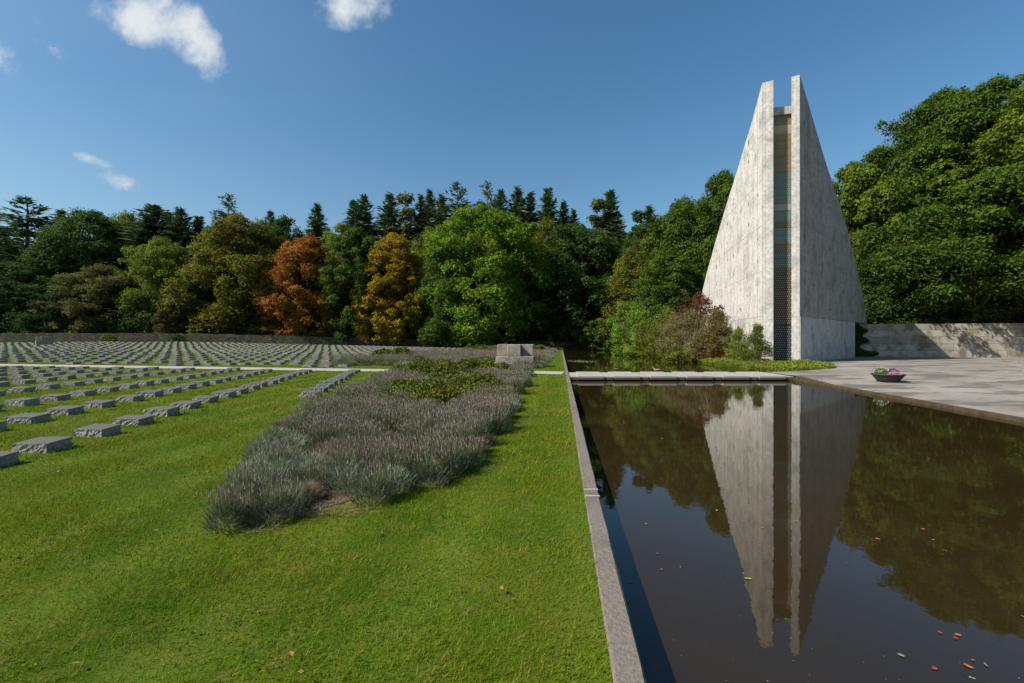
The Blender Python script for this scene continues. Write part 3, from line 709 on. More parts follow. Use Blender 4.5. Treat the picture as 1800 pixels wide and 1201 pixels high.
# broader weed leaves (clover, daisies' rosettes)
n = 9000; Y = 1.8 + rng.random(n) ** 1.5 * 9; X = rng.uniform(-1.15, 1, n) * Y
ok = (X < KL(Y)) & ~inpoly(X, Y, BED1) & (np.sin(X * 3.1) * np.sin(Y * 3.7 + X) > .25); X = X[ok]; Y = Y[ok]; n = len(X)
v4, f4 = cards(np.stack([X, Y, np.full(n, .026)], 1), rng.normal(size=(n, 3)) * .4 + [0, 0, 1], rng.uniform(.006, .014, n))
Vb = np.concatenate(Bv); nb = len(Vb); fT = np.arange(nb).reshape(-1, 3)
tag(mesh_np('grass', np.concatenate([Vb, v4]), [fT, f4 + nb], [MBL], tint=np.concatenate(Bt + [np.repeat(rng.random(n) * .4, 4)])), 'short mown green grass of the cemetery lawn', 'grass', None, 'stuff')

# ------------------------------------------------------------ lavender
def mat_lav(name, a, b, tr=.2):
    m, t = mat(name); at = nd(t, 'ShaderNodeAttribute', attribute_name='tint').outputs['Fac']
    c = mixc(t, at, a, b); finish(t, c, .7, spec=.2, transl=tr); return m
ML_G = mat_lav('lavender foliage', (.070, .090, .035), (.225, .27, .175))
ML_S = mat_lav('lavender stem', (.09, .105, .05), (.19, .19, .10))
ML_F = mat_lav('lavender flower', (.115, .090, .068), (.30, .25, .205))
ML_B = mat_lav('dead lavender', (.13, .095, .05), (.33, .26, .155))
def soil(name, poly, dz=.008):
    c = np.mean(poly, axis=0); Vv = []; rings = 6; n = len(poly)
    for k in range(rings + 1):
        for p in poly:
            q = c + (np.array(p) - c) * (k / rings) * .955; Vv.append((q[0], q[1], gz1(q[0], q[1]) + dz))
    F = [(k * n + i, k * n + (i + 1) % n, (k + 1) * n + (i + 1) % n, (k + 1) * n + i) for k in range(1, rings) for i in range(n)]
    F2 = [(0, n + i, n + (i + 1) % n) for i in range(n)]
    tag(mesh_np(name, Vv, [np.array(F), np.array(F2)], [M_SOIL]), kind='structure')
soil('bed_soil', BED1); soil('bed_soil', BED2)
def lavender(name, poly, spacing, per, hgt, lod, label, seed, skip=()):
    r = np.random.default_rng(seed); xs = [p[0] for p in poly]; ys = [p[1] for p in poly]
    T = []; TI = []; TM = []
    y = min(ys) - .1
    while y < max(ys):
        sp0 = spacing * (1 + max(0, y - 8) * lod)
        x = min(xs) + r.uniform(0, sp0)
        while x < max(xs):
            cx, cy = x + r.uniform(-.3, .3) * sp0, y + r.uniform(-.3, .3) * sp0
            x += sp0
            if not inpoly1(cx, cy, poly) or any(((cx - a) / c_) ** 2 + ((cy - b) / d_) ** 2 < 1.02 for a, b, c_, d_ in skip): continue
            nn = math.sin(cx * 1.9 + 2 * math.sin(cy * .9)) + math.sin(cy * 1.3 + cx)
            u_ = r.random(); kind = 'dead' if (u_ < .10 or (nn > 1.05 and u_ < .6)) else ('silver' if u_ < .24 or (nn < -.5 and u_ < .7) else 'flower')
            if -1.95 < cx < -1.4 and cy < 4.72: continue
            sc = sp0 / spacing; rad = sp0 * r.uniform(.46, .74); H = hgt * r.uniform(.68, 1.2) * (.5 if kind == 'dead' else (.78 if kind == 'silver' else 1))
            if r.random() < .05: continue
            gzc = gz1(cx, cy); npl = int(per * r.uniform(.8, 1.2))
            wsc = (1 + .42 * max(0, cy - 5) / 5)
            # leafy mound
            n = int(npl * 1.9); dd = unit(r.normal(size=(n, 3))); dd[:, 2] = np.abs(dd[:, 2]) * .9 + .05
            bp = np.array([cx, cy, gzc + .0]) + dd * np.array([rad, rad, H * .70]) * r.uniform(.55, 1, (n, 1)) * [1, 1, 1]
            ln = dd * .045 * (1 + .3 * wsc) + r.normal(size=(n, 3)) * .02; ln[:, 2] = 0
            hh = r.uniform(.03, .085, n) * (1 + .15 * wsc); v_, _ = blades(bp, hh, ln, np.full(n, .010) * wsc, r)
            T.append(v_); TI.append(np.repeat(np.clip(r.normal(.4 if kind != 'silver' else .85, .2, n), 0, 1), 3)); TM.append(np.full(n, 3 if kind == 'dead' else 0))
            # stems and heads
            ns = int(npl * (.60 if kind == 'flower' else (.5 if kind == 'dead' else .08)))
            if ns:
                an = r.uniform(0, 2 * np.pi, ns); q = np.sqrt(r.random(ns)); dirr = np.stack([np.cos(an), np.sin(an), np.zeros(ns)], 1)
                bp = np.array([cx, cy, gzc + .02]) + dirr * (q * rad * .45)[:, None]; bp[:, 2] += H * .25
                hs_ = H * r.uniform(.55, .8, ns) * (1 - .25 * q * q); ln = dirr * (q * rad * .75)[:, None] + r.normal(size=(ns, 3)) * [.05, .05, 0]
                v_, _ = blades(bp, hs_, ln, np.full(ns, .0045) * wsc, r); T.append(v_); TI.append(np.repeat(r.random(ns), 3)); TM.append(np.full(ns, 3 if kind == 'dead' else 1))
                if kind == 'flower':
                    tip = bp + ln + np.stack([np.zeros(ns), np.zeros(ns), hs_], 1) ; dv = unit(ln + np.stack([np.zeros(ns), np.zeros(ns), hs_], 1))
                    s_ = r.uniform(.016, .034, ns) * (1 + .12 * wsc)
                    for rot in (0,):
                        v_, _ = blades(tip - dv * s_[:, None], s_ * 1.5, dv * 0, np.full(ns, .0092) * wsc, r); T.append(v_)
                        TI.append(np.repeat(r.random(ns), 3)); TM.append(np.full(ns, 2))
        y += sp0 * .85
    Vv = np.concatenate(T); return tag(mesh_np(name, Vv, np.arange(len(Vv)).reshape(-1, 3), [ML_G, ML_S, ML_F, ML_B], np.concatenate(TM), tint=np.concatenate(TI)), label, 'lavender', None, 'stuff')
J1 = [(-1.95, 11.0, 1.15, 1.3), (-1.05, 12.7, 1.0, 1.2), (-2.9, 12.3, .8, .9), (-3.5, 19.0, 1.5, 1.5), (-1.5, 19.6, 1.6, 1.5), (-2.5, 16.4, 1.1, 1.1)]
J2 = [(-11.0, 39, 1.1, 1.0), (-9.2, 37.5, 1.4, 1.1), (-4.3, 58, 2.2, 1.6), (-1.0, 64, 2.6, 1.8), (-0.6, 30.2, .55, .5), (3.0,60,2.2,1.6)]
lavender('lavender_bed', BED1, .34, 330, .50, .055, 'grey and purple lavender bed running from the near lawn to the gravel path', 11, J1)
lavender('lavender_bed', BED2, .80, 260, .68, .012, 'far lavender bed beyond the gravel path around the stone block', 12, J2)
# dry stalks and litter at the ragged front of the bed
n = 5200; X = rng.uniform(-2.6, -.6, n); Y = rng.uniform(3.7, 5.3, n); ok = ((X > -2.0) & (X < -1.35) & (Y < 4.8) & (Y > 4.12)) | (np.abs(Y - np.interp(X, [-2.6, -2.05, -1.55, -1.15, -.6], [3.85, 3.8, 4.35, 4.75, 5.2]) - .12) < .16) & (np.sin(X * 5 + 1) > -.3)
X = X[ok]; Y = Y[ok]; n = len(X)
v_, f_ = blades(np.stack([X, Y, np.full(n, .015)], 1), rng.uniform(.0, .05, n), rng.normal(size=(n, 3)) * [.09, .06, 0], np.full(n, .006))
tag(mesh_np('dry_stalks', v_, f_, [ML_B], tint=np.repeat(rng.random(n), 3)), 'dry brown stalks lying at the ragged front edge of the lavender', 'dry stalks', None, 'stuff')

# ------------------------------------------------------------ trees
def crown_pts(r, H, W, zb, nc, nl, leaf, prof='round', flat=.92, crad=(.075, .13), lobes=.2, deep=.12, mid=.42, lean=(0, 0)):
    P = []; N = []; T = []; cl = []
    ph = r.uniform(0, 6.28, 4)
    while len(cl) < nc:
        t = r.random()
        if prof == 'round': rr = math.sqrt(max(0, 1 - ((t - mid) / (1 - mid)) ** 2)) if t > mid else .70 + .30 * math.sin(t / mid * math.pi / 2)
        elif prof == 'cone': rr = (1 - t) ** .75 * .95 + .05
        else: rr = .35 + .65 * math.sqrt(max(0, 1 - ((t - .55) / .55) ** 2))
        if r.random() > .35 + .65 * rr: continue
        a = r.uniform(0, 2 * math.pi)
        rr *= 1 + lobes * math.sin(3 * a + ph[0] + 5 * t) + lobes * .6 * math.sin(5 * a + ph[1] - 9 * t)
        f = 1 - deep * 2.6 * r.random() ** 1.6 if r.random() < .8 else r.uniform(.2, .7)
        c = W * r.uniform(*crad)
        z = zb + (H - zb) * (.02 + .97 * t) - c * .5
        if r.random() < .10: f = r.uniform(1.02, 1.12); c *= r.uniform(.35, .6); z += c
        q = max(0, W / 2 * rr * f - c * .6)
        cl.append((q * math.cos(a) + lean[0] * t, q * math.sin(a) + lean[1] * t, max(z, zb * .6), c, r.random()))
    for (x, y, z, c, tt) in cl:
        n = int(nl * (c / (W * (crad[0] + crad[1]) / 2)) ** 2); d = unit(r.normal(size=(n, 3))); d[:, 2] = np.where(r.random(n) < .65, np.abs(d[:, 2]), d[:, 2])
        rad = c * r.uniform(.45, 1.12, (n, 1)) ** .8
        rad *= (1 + .25 * np.sin(d[:, :1] * 7 + x) * np.sin(d[:, 2:3] * 6 + y))
        P.append(np.array([x, y, z]) + d * rad * [1, 1, flat]); N.append(d * .8 + r.normal(size=(n, 3)) * .55 + [0, 0, .35])
        T.append(np.clip(tt * .55 + r.random(n) * .45, 0, 1))
    return np.concatenate(P), np.concatenate(N), np.concatenate(T), cl
def trunk_geo(r, H, W, cl, rad, zb):
    g = Geo(); pts = [(0, 0, -.6)]; n = 7
    for i in range(1, n + 1): pts.append((r.normal() * .02 * W, r.normal() * .02 * W, H * .82 * i / n))
    g.tube(pts, [rad * (1.25 if i == 0 else 1) * (1 - .9 * i / n) + .02 for i in range(n + 1)], 8)
    for c in sorted(cl, key=lambda c: r.random())[:14]:
        z0 = min(H * .78, max(zb * .6, c[2] * r.uniform(.3, .75))); f = z0 / (H * .82); i = min(int(f * n), n - 1)
        a = Vector(pts[i]).lerp(Vector(pts[i + 1]), min(1, max(0, f * n - i))); b = Vector(c[:3]); m_ = a.lerp(b, .5) + Vector((0, 0, .06 * H * r.random()))
        r0 = rad * .38 * (1 - .6 * f) + .02; g.tube([a, m_, b], [r0, r0 * .6, r0 * .2], 5)
    return g
def tree_mesh(seed, H, W, zb, nc, nl, leaf, **k):
    r = np.random.default_rng(seed); P, N, T, cl = crown_pts(r, H, W, zb, nc, nl, leaf, **k)
    P[:, 2] += .12 * W / 15 * np.sin(P[:, 0] * 2.3) * np.cos(P[:, 1] * 2.1)
    v_, f_ = cards(P, N, leaf * r.uniform(.6, 1.25, len(P)), .6, r)
    cm = mesh_np('crown', v_, f_, [None], tint=np.repeat(T, 4), link=False)
    tm = trunk_geo(r, H, W, cl, H * .016, max(zb, .5)).obj('trunk', BARK, link=False, smooth=True)
    return cm, tm, H, W
def conifer_mesh(seed, H, W, zb, whorls, nb, kind='spruce'):
    r = np.random.default_rng(seed); P = []; N = []; S = []; T = []; TT = []; g = Geo()
    g.tube([(0, 0, -.6), (0, 0, H * .5), (0, 0, H * .99)], [H * .013, H * .008, .02], 6)
    for i in range(whorls):
        t = (i + r.random() * .6) / whorls; z = zb + (H - zb) * t
        Rr = W / 2 * ((1 - t) ** (.8 if kind == 'spruce' else .62)) * r.uniform(.7, 1.15) + .12
        for b in range(nb if t < .85 else max(5, nb // 2)):
            a = r.uniform(0, 2 * math.pi); Lb = Rr * r.uniform(.55, 1.15); up = .55 if t > .85 else (-.28 + .5 * t if kind == 'spruce' else .15)
            if Lb > 1 and b % 3 == 0: g.tube([(0, 0, z), (Lb * .9 * math.cos(a), Lb * .9 * math.sin(a), z + up * Lb)], [.05, .015], 4)
            n = max(4, int(Lb * 7)); q = r.uniform(.1, 1.05, n); side = r.normal(size=n) * .13 * Lb * (1.1 - q * .8)
            x = q * Lb * math.cos(a) - side * math.sin(a); y = q * Lb * math.sin(a) + side * math.cos(a); zz = z + up * q * Lb - .25 * np.abs(side) + r.normal(size=n) * .17 + .14 * q ** 2 * Lb
            P.append(np.stack([x, y, zz], 1)); N.append(r.normal(size=(n, 3)) * .6 + [math.cos(a) * .4, math.sin(a) * .4, .8])
            sg = np.sign(side)[:, None]; TT.append(np.array([math.cos(a), math.sin(a), up - .1]) + sg * np.array([-math.sin(a), math.cos(a), -.3]) * .7 + r.normal(size=(n, 3)) * .15)
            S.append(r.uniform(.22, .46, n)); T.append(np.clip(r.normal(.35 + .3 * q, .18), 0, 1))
    P = np.concatenate(P); v_, f_ = cards_t(P, np.concatenate(TT), np.concatenate(N), np.concatenate(S), .26, r)
    return mesh_np('crown', v_, f_, [None], tint=np.repeat(np.concatenate(T), 4), link=False), g.obj('trunk', BARK, link=False), H, W
def plant(proto, name, px, top, wpx, Y, m, label, cat='tree', group=None, base=None, yaw=None, bz=None, trunk_m=None, sy=1.0):
    cm, tm, H, W = proto; X = XP(px, Y); z0 = gz1(X, Y) if base is None else base
    hh = ZP(top, Y) - z0; ww = wpx / 800.0 * Y
    e = empty(name, (X, Y, z0), random.uniform(0, 6.28) if yaw is None else yaw, label, cat, group); e.scale = (ww / W, ww / W * sy, hh / H)
    c = put('crown', cm, e); c.material_slots[0].link = 'OBJECT'; c.material_slots[0].material = m
    t = put('trunk', tm, e); return e
GREEN = foliage((.022, .048, .008), (.070, .112, .012)); GREENM = foliage((.020, .042, .009), (.056, .099, .014)); BRIGHT = foliage((.036, .085, .006), (.120, .205, .009), (.16, .20, .012))
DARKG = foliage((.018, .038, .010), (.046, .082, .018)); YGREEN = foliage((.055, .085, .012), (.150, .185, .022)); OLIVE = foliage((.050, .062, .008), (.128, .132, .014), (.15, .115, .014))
ORANGE = foliage((.14, .054, .012), (.29, .122, .020), (.22, .14, .016)); GOLD = foliage((.13, .090, .007), (.255, .180, .010), (.23, .13, .009)); TAN = foliage((.055, .060, .018), (.125, .115, .035))
BROWNG = foliage((.050, .048, .014), (.100, .095, .024), (.10, .055, .015)); BLUEG = foliage((.022, .060, .028), (.060, .115, .050)); SPR = foliage((.030, .055, .024), (.080, .120, .045), None, .15); SPR2 = foliage((.045, .065, .024), (.100, .120, .045), None, .15)
LARCH = foliage((.045, .055, .022), (.105, .110, .042), None, .2); RED = foliage((.050, .022, .012), (.135, .055, .025), (.07, .075, .018)); YG2 = foliage((.065, .105, .010), (.165, .215, .020), (.11, .13, .02))
RGREEN = foliage((.022, .046, .007), (.070, .115, .010)); RLIGHT = foliage((.048, .080, .007), (.115, .150, .012))
PB = [tree_mesh(40 + i, 20, 15, .8, 280, 270, .175, crad=(.055, .11), lobes=.15, deep=.09 + .04 * (i % 3), mid=(.42, .3, .55, .38)[i % 4]) for i in range(6)]
PT = [tree_mesh(60 + i, 20, 11, .6, 250, 240, .17, crad=(.06, .115), prof='round', mid=.35, lobes=.15, deep=.09) for i in range(3)]
PS = [conifer_mesh(70 + i, 22, 7.5, 1.5, 70, 21) for i in range(3)]
PP = [conifer_mesh(80 + i, 22, 9, 3, 36, 14, 'pine') for i in range(2)]
PLr = [tree_mesh(85 + i, 22, 8, 1.2, 90, 120, .20, prof='cone', crad=(.06, .11), lobes=.25) for i in range(2)]
fr = 'trees along the wall behind the graves'; bk = 'conifers on the skyline behind the field'
W_ = [  # proto, name, x, top, width, Y, material, label
 (PB[0], 'broadleaf_tree', 165, 371, 190, 108, GREENM, 'tall green broadleaf tree between the tall pine at far left and the yellow green crown'),
 (PB[1], 'broadleaf_tree', 222, 376, 110, 118, YGREEN, 'yellow-green treetop showing behind dark conifers near the left'),
 (PB[4], 'broadleaf_tree', 182, 468, 150, 99, TAN, 'low olive-brown tree at the wall near the left end of the field'),
 (PB[2], 'broadleaf_tree', 285, 420, 125, 101, YGREEN, 'light yellow-green rounded tree above the left grave rows'),
 (PT[1], 'broadleaf_tree', 335, 488, 62, 97, BLUEG, 'small bluish-green tree left of the tall olive tree'),
 (PT[2], 'broadleaf_tree', 303, 530, 58, 94.5, BROWNG, 'small brownish-orange bush-like tree at the wall'),
 (PB[3], 'broadleaf_tree', 425, 379, 185, 101, OLIVE, 'large olive-yellow tree left of the orange tree'),
 (PB[1], 'broadleaf_tree', 500, 384, 110, 112, GREENM, 'green treetop behind the gap between olive and orange trees'),
 (PB[4], 'broadleaf_tree', 537, 416, 142, 98, ORANGE, 'bright rust-orange autumn tree at the rubble wall'),
 (PT[0], 'broadleaf_tree', 600, 394, 110, 108, YG2, 'yellow-olive tree behind the orange tree'),
 (PT[1], 'broadleaf_tree', 625, 400, 112, 97, GREEN, 'mid-green tree between the orange and the golden tree'),
 (PT[2], 'broadleaf_tree', 690, 408, 122, 96, GOLD, 'golden-yellow autumn tree at the rubble wall'),
 (PB[5], 'broadleaf_tree', 755, 400, 100, 110, YGREEN, 'pale green treetop right behind the golden tree'),
 (PB[0], 'broadleaf_tree', 848, 362, 215, 95, BRIGHT, 'largest bright green tree in the middle of the wood edge'),
 (PB[3], 'broadleaf_tree', 790, 430, 130, 94, GREEN, 'lower green tree leaning out left of the large bright tree'),
 (PB[4], 'broadleaf_tree', 960, 388, 110, 108, OLIVE, 'olive treetop between the bright green tree and the dark oak'),
 (PB[2], 'broadleaf_tree', 1015, 394, 190, 100.5, GREENM, 'dense dark green oak at the far end of the pond'),
 (PB[5], 'broadleaf_tree', 1135, 392, 150, 108, GREENM, 'green treetop below the twin skyline crowns left of the tower'),
 (PB[1], 'broadleaf_tree', 1135, 425, 160, 88, OLIVE, 'olive-green tree above the pond bank'),
 (PB[3], 'broadleaf_tree', 1205, 350, 165, 78, RGREEN, 'tall fresh green tree left of the tower'),
 (PB[5], 'broadleaf_tree', 1272, 300, 150, 74, RGREEN, 'highest green tree touching the left edge of the tower'),
 (PT[1], 'broadleaf_tree', 1175, 440, 120, 64, RGREEN, 'low green tree rising from the pond bank shrubs'),
 (PB[0], 'broadleaf_tree', 30, 462, 170, 100, DARKG, 'dark shaded tree at the far left edge of the wood'),
 (PB[2], 'broadleaf_tree', 110, 505, 130, 98, DARKG, 'low dark tree behind the distant stone block'),
]
for a in W_: plant(a[0], a[1], a[2], a[3], a[4], a[5], a[6], a[7], 'tree', fr)
K_ = [(PP[0], 48, 350, 105, 112, SPR, 'tall dark pine with layered branches at far left'), (PP[1], -12, 372, 90, 112, SPR, 'dark pine cut by the left edge of the photo'), (PS[0], 108, 372, 50, 120, SPR, 'small dark spruce tip right of the tall left pine'),
 (PS[0], 270, 364, 82, 112, SPR, 'broad dark conifer above the yellow-green rounded tree'), (PS[1], 318, 370, 66, 112, SPR, 'pointed dark conifer left of the loose larch'), (PS[2], 295, 376, 56, 116, SPR, 'dark conifer squeezed between two broader ones'),
 (PP[1], 402, 345, 62, 112, SPR2, 'loose pointed larch above the olive tree'), (PS[1], 349, 383, 50, 114, SPR2, 'small conifer between dark group and larch'), (PS[1], 476, 374, 38, 118, SPR2, 'tiny spruce tip above the olive tree right side'), (PS[2], 558, 362, 46, 116, SPR, 'single spruce tip above the orange tree'),
 (PS[0], 622, 356, 48, 114, SPR, 'left one of a close pair of dark spruces'), (PS[1], 640, 347, 52, 114, SPR, 'right one of a close pair of dark spruces'), (PS[2], 685, 345, 54, 115, SPR, 'leaning dark spruce left of the grey birch'),
 (PLr[0], 713, 335, 66, 113, LARCH, 'grey-green birch standing among spruces over the golden tree'), (PS[0], 740, 347, 42, 115, SPR2, 'slim spruce just right of the grey birch'), (PS[1], 756, 338, 46, 114, SPR, 'taller slim spruce left of the spreading larch'), (PS[2], 777, 346, 48, 113, SPR2, 'spruce directly left of the spreading larch'),
 (PP[0], 804, 323, 68, 114, SPR2, 'tallest spreading larch on the skyline'), (PP[1], 857, 323, 54, 114, LARCH, 'brownish larch over the large bright tree'), (PS[1], 880, 338, 48, 113, SPR, 'dark spruce right of the brownish larch'), (PS[2], 911, 333, 54, 114, SPR, 'dark spruce, first of three right of the bright tree'),
 (PS[0], 934, 342, 44, 115, SPR, 'dark spruce, middle of three right of the bright tree'), (PS[1], 963, 334, 52, 114, SPR, 'full pointed spruce, last of three right of the bright tree'), (PS[2], 991, 358, 40, 116, SPR2, 'thin conifer with sparse top above the dark oak'),
 (PS[0], 1008, 372, 34, 118, SPR, 'shortest spruce tip above the dark oak'), (PLr[0], 1050, 346, 58, 112, LARCH, 'straw-coloured birch in front of a spruce'), (PS[1], 1072, 339, 58, 115, SPR, 'spruce standing behind the straw-coloured birch'),
 (PLr[1], 1122, 372, 50, 112, GREENM, 'left of two round skyline crowns near the tower'), (PS[2], 1142, 366, 52, 112, GREENM, 'right pointed one of two skyline crowns near the tower'), (PLr[0], 1188, 352, 46, 100, LARCH, 'thin brownish treetop left of the tower')]
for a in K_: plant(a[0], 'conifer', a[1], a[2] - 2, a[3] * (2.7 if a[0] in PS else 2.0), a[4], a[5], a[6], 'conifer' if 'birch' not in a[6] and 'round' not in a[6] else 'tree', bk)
# filling trees between the two lines, seen only through gaps
DW = ['tall left pine', 'tall green broadleaf tree', 'olive-brown low tree', 'light yellow-green tree', 'large olive-yellow tree', 'gap beside the orange tree', 'rust-orange tree', 'golden tree', 'pale treetop', 'largest bright green tree', 'dark oak', 'straw-coloured birch', 'trees beside the tower', 'tower']
for i, px in enumerate(range(10, 1180, 90)):
    plant(PB[i % 6], 'wood_tree', px + random.uniform(-15, 15), 402 + random.uniform(-8, 18), 130, 122 + random.uniform(-2, 4), DARKG, 'dark shaded tree deep in the wood behind the ' + DW[i], 'tree', 'trees deep in the wood')
# right-hand wood: nearer, bigger, built one by one
big = [(tree_mesh(95, 17, 15, 5.2, 190, 260, .17, lean=(-.5, -3), lobes=.3, crad=(.05, .09), mid=.3), 1712, 325, 300, 47.3, RGREEN, 'green tree spreading its branches over the block wall'),
       (tree_mesh(96, 17, 15, 5.2, 190, 260, .17, lean=(-.5, -3), lobes=.3, crad=(.05, .09), mid=.3), 1850, 322, 320, 46.2, RGREEN, 'branches reaching over the wall from beyond the right edge'),
       (tree_mesh(90, 33, 20, 2.0, 560, 330, .18, lobes=.26, crad=(.035, .08), mid=.4), 1655, 163, 260, 62, RGREEN, 'big dark-leaved oak right of the tower, rising in steps to the right'),
       (tree_mesh(91, 34, 20, 2.0, 560, 330, .18, lobes=.3, crad=(.035, .08), mid=.45), 1748, 140, 260, 60, GREEN, 'tallest green oak near the right edge of the photo'),
       (tree_mesh(92, 22, 14, 1.5, 220, 300, .21, lobes=.2, crad=(.06, .1)), 1500, 288, 150, 60, RLIGHT, 'yellow-green maple touching the right edge of the tower'),
       (tree_mesh(93, 26, 16, 1.5, 240, 300, .22, lobes=.22, crad=(.055, .1)), 1565, 250, 190, 64, GREEN, 'green tree between the maple and the big oak'),
       (tree_mesh(94, 30, 16, 4.5, 240, 300, .20, lobes=.26, crad=(.055, .1)), 1835, 150, 300, 50, RLIGHT, 'lighter green tree leaning over the wall at the right edge')]
for i, (p, px, tp, wp, Y, m_, lab) in enumerate(big): plant(p, 'broadleaf_tree', px, tp, wp, Y, m_, lab, 'tree', 'trees behind the tower and the block wall', yaw=0 if i < 2 else None)
for px, tp, wp, Y, m_, pr, lab in ((1570, 430, 150, 53, GREENM, PB[1], 'low dark green tree above the left part of the block wall'), (1690, 420, 170, 51, RGREEN, PB[4], 'low green tree above the middle of the block wall'), (1790, 400, 150, 50, GREEN, PB[2], 'low green tree above the right end of the block wall'), (1420, 420, 150, 72, GREENM, PB[5], 'green tree hidden behind the tower'), (1900, 300, 260, 56, GREENM, PB[0], 'tree just outside the right edge'),
        (1980, 250, 300, 44, GREEN, PB[3], 'tree overhanging the plaza outside the right edge')):
    plant(pr, 'broadleaf_tree', px, tp, wp, Y, m_, lab, 'tree', 'trees behind the tower and the block wall')

# undergrowth masses
def thicket(name, strips, m, leaf, label, cat='undergrowth', seed=5):
    r = np.random.default_rng(seed); P = []; N = []
    for (x0, y0, x1, y1, h0, h1, dep, n) in strips:
        for _ in range(n):
            f = r.random(); cx = x0 + (x1 - x0) * f; cy = y0 + (y1 - y0) * f + r.uniform(0, dep); h = r.uniform(h0, h1); z = gz1(cx, cy) + h * r.uniform(.1, .9); c = h * r.uniform(.14, .3)
            k = 90; d = unit(r.normal(size=(k, 3))); P.append(np.array([cx, cy, z]) + d * c * r.uniform(.5, 1.1, (k, 1)) * [1.3, 1.3, 1]); N.append(d + r.normal(size=(k, 3)) * .5)
    P = np.concatenate(P); v_, f_ = cards(P, np.concatenate(N), leaf * r.uniform(.6, 1.2, len(P)), .6, r)
    return tag(mesh_np(name, v_, f_, [m], tint=np.repeat(r.random(len(P)), 4)), label, cat, None, 'stuff')
thicket('undergrowth', [(-125, 90, -60, 95, 3, 8, 4, 260), (-60, 95, 8, 100, 3, 8, 4, 380), (8, 100, 40, 98, 3, 9, 4, 220)], DARKG, .28, 'dark undergrowth behind the rubble wall')
thicket('undergrowth', [(30, 51.5, 90, 45.5, 2.5, 7.5, 4, 420)], DARKG, .20, 'dark undergrowth behind the block wall', seed=6)

# ------------------------------------------------------------ bank shrubs
def shrub(px, base_y, top, wpx, Y, m, label, seed, leaf=.10, nc=70, nl=130, twigs=None, prof='round'):
    X = XP(px, Y); H = ZP(top, Y) + .05; Wd = wpx / 800 * Y; r = np.random.default_rng(seed)
    e = empty('shrub', (X, Y, -.05), r.uniform(0, 6), label, 'shrub', 'shrubs on the pond bank')
    P, N, T, cl = crown_pts(r, H, Wd, .05, nc, nl, leaf, lobes=.22, crad=(.08, .15), prof=prof, mid=.45)
    v_, f_ = cards(P, N, leaf * r.uniform(.6, 1.3, len(P)), .5, r); mesh_np('foliage', v_, f_, [m], tint=np.repeat(T, 4), parent=e)
    g = Geo()
    for i in range(twigs or 14):
        a = r.uniform(0, 6.28); q = r.uniform(.1, .5) * Wd; h = H * r.uniform(.6, 1.06)
        g.tube([(0, 0, 0), (q * .4 * math.cos(a), q * .4 * math.sin(a), h * .5), (q * math.cos(a), q * math.sin(a), h)], [.03, .016, .005], 4)
    g.obj('twigs', BARK2 if not twigs or twigs < 40 else simple('dry twig', (.27, .22, .16)), e)
shrub(1112, 620, 528, 100, 58, foliage((.05, .105, .012), (.13, .22, .02)), 'light green willowy shrub leaning over the far pond', 201, .13)
shrub(1172, 628, 545, 105, 50, foliage((.05, .065, .012), (.13, .145, .02), (.12, .07, .02)), 'olive-yellow shrub at the water between the willowy and the straw-coloured one', 202, .11)
shrub(1130, 626, 585, 70, 55, YG2, 'low yellow-green shrub hanging over the pond edge', 207, .11, 50)
shrub(1232, 560, 513, 84, 43, RED, 'dark red shrub against the left edge of the tower', 203, .10)
shrub(1215, 630, 545, 105, 40.5, foliage((.07, .075, .025), (.19, .165, .07), (.16, .09, .05)), 'tan straw-coloured twiggy shrub beside the tower', 204, .07, 110, 150, 60)
shrub(1262, 632, 545, 96, 38.5, foliage((.06, .05, .015), (.15, .12, .03), (.14, .035, .03)), 'mixed red and olive shrub before the pale wall', 205, .065, 150, 160, 24, prof='cone')
shrub(1299, 635, 575, 64, 36, YG2, 'yellow-green upright shrub before the pale wall', 206, .055, 80, 110, 34, prof='cone')
shrub(1332, 635, 568, 60, 33.5, foliage((.035, .06, .010), (.105, .14, .018), (.13, .045, .025)), 'green shrub with red tips beside the glass slot', 208, .05, 85, 120, 34, prof='cone')
shrub(1050, 620, 560, 60, 93, GREEN, 'dark green shrub at the far corner of the pond', 209, .2, 40)
shrub(1195, 636, 605, 60, 40, YG2, 'low yellowish shrub at the foot of the tan shrub', 210, .07, 45, 90)
# ground cover on the bank
r = np.random.default_rng(31); n = 60000
poly = [(14.2, 24.9), (15.4, 24.6), (17.4, 25.9), (19.4, 27.3), (21.0, 29.8), (21.8, 33.4), (20.3, 34.8), (19.5, 35.6), (22, 50), (19, 60), (16.4, 52), (15.8, 40), (15.0, 34), (14.2, 29), (13.9, 27)]
X = r.uniform(13.5, 22, n); Y = r.uniform(24.5, 60, n); ok = inpoly(X, Y, poly); X = X[ok]; Y = Y[ok]; n = len(X)
hump = .22 + .12 * np.sin(X * 2.3 + Y) * np.sin(Y * 1.7); Z = r.random(n) * hump
v_, f_ = cards(np.stack([X, Y, Z], 1), r.normal(size=(n, 3)) * .5 + [0, -.2, 1], r.uniform(.04, .085, n), .6, r)
tag(mesh_np('ground_cover', v_, f_, [foliage((.06, .085, .010), (.155, .185, .02), (.14, .11, .03))], tint=np.repeat(r.random(n), 4)), 'low yellow-green ground cover spreading from the tower to the water', 'ground cover', None, 'stuff')
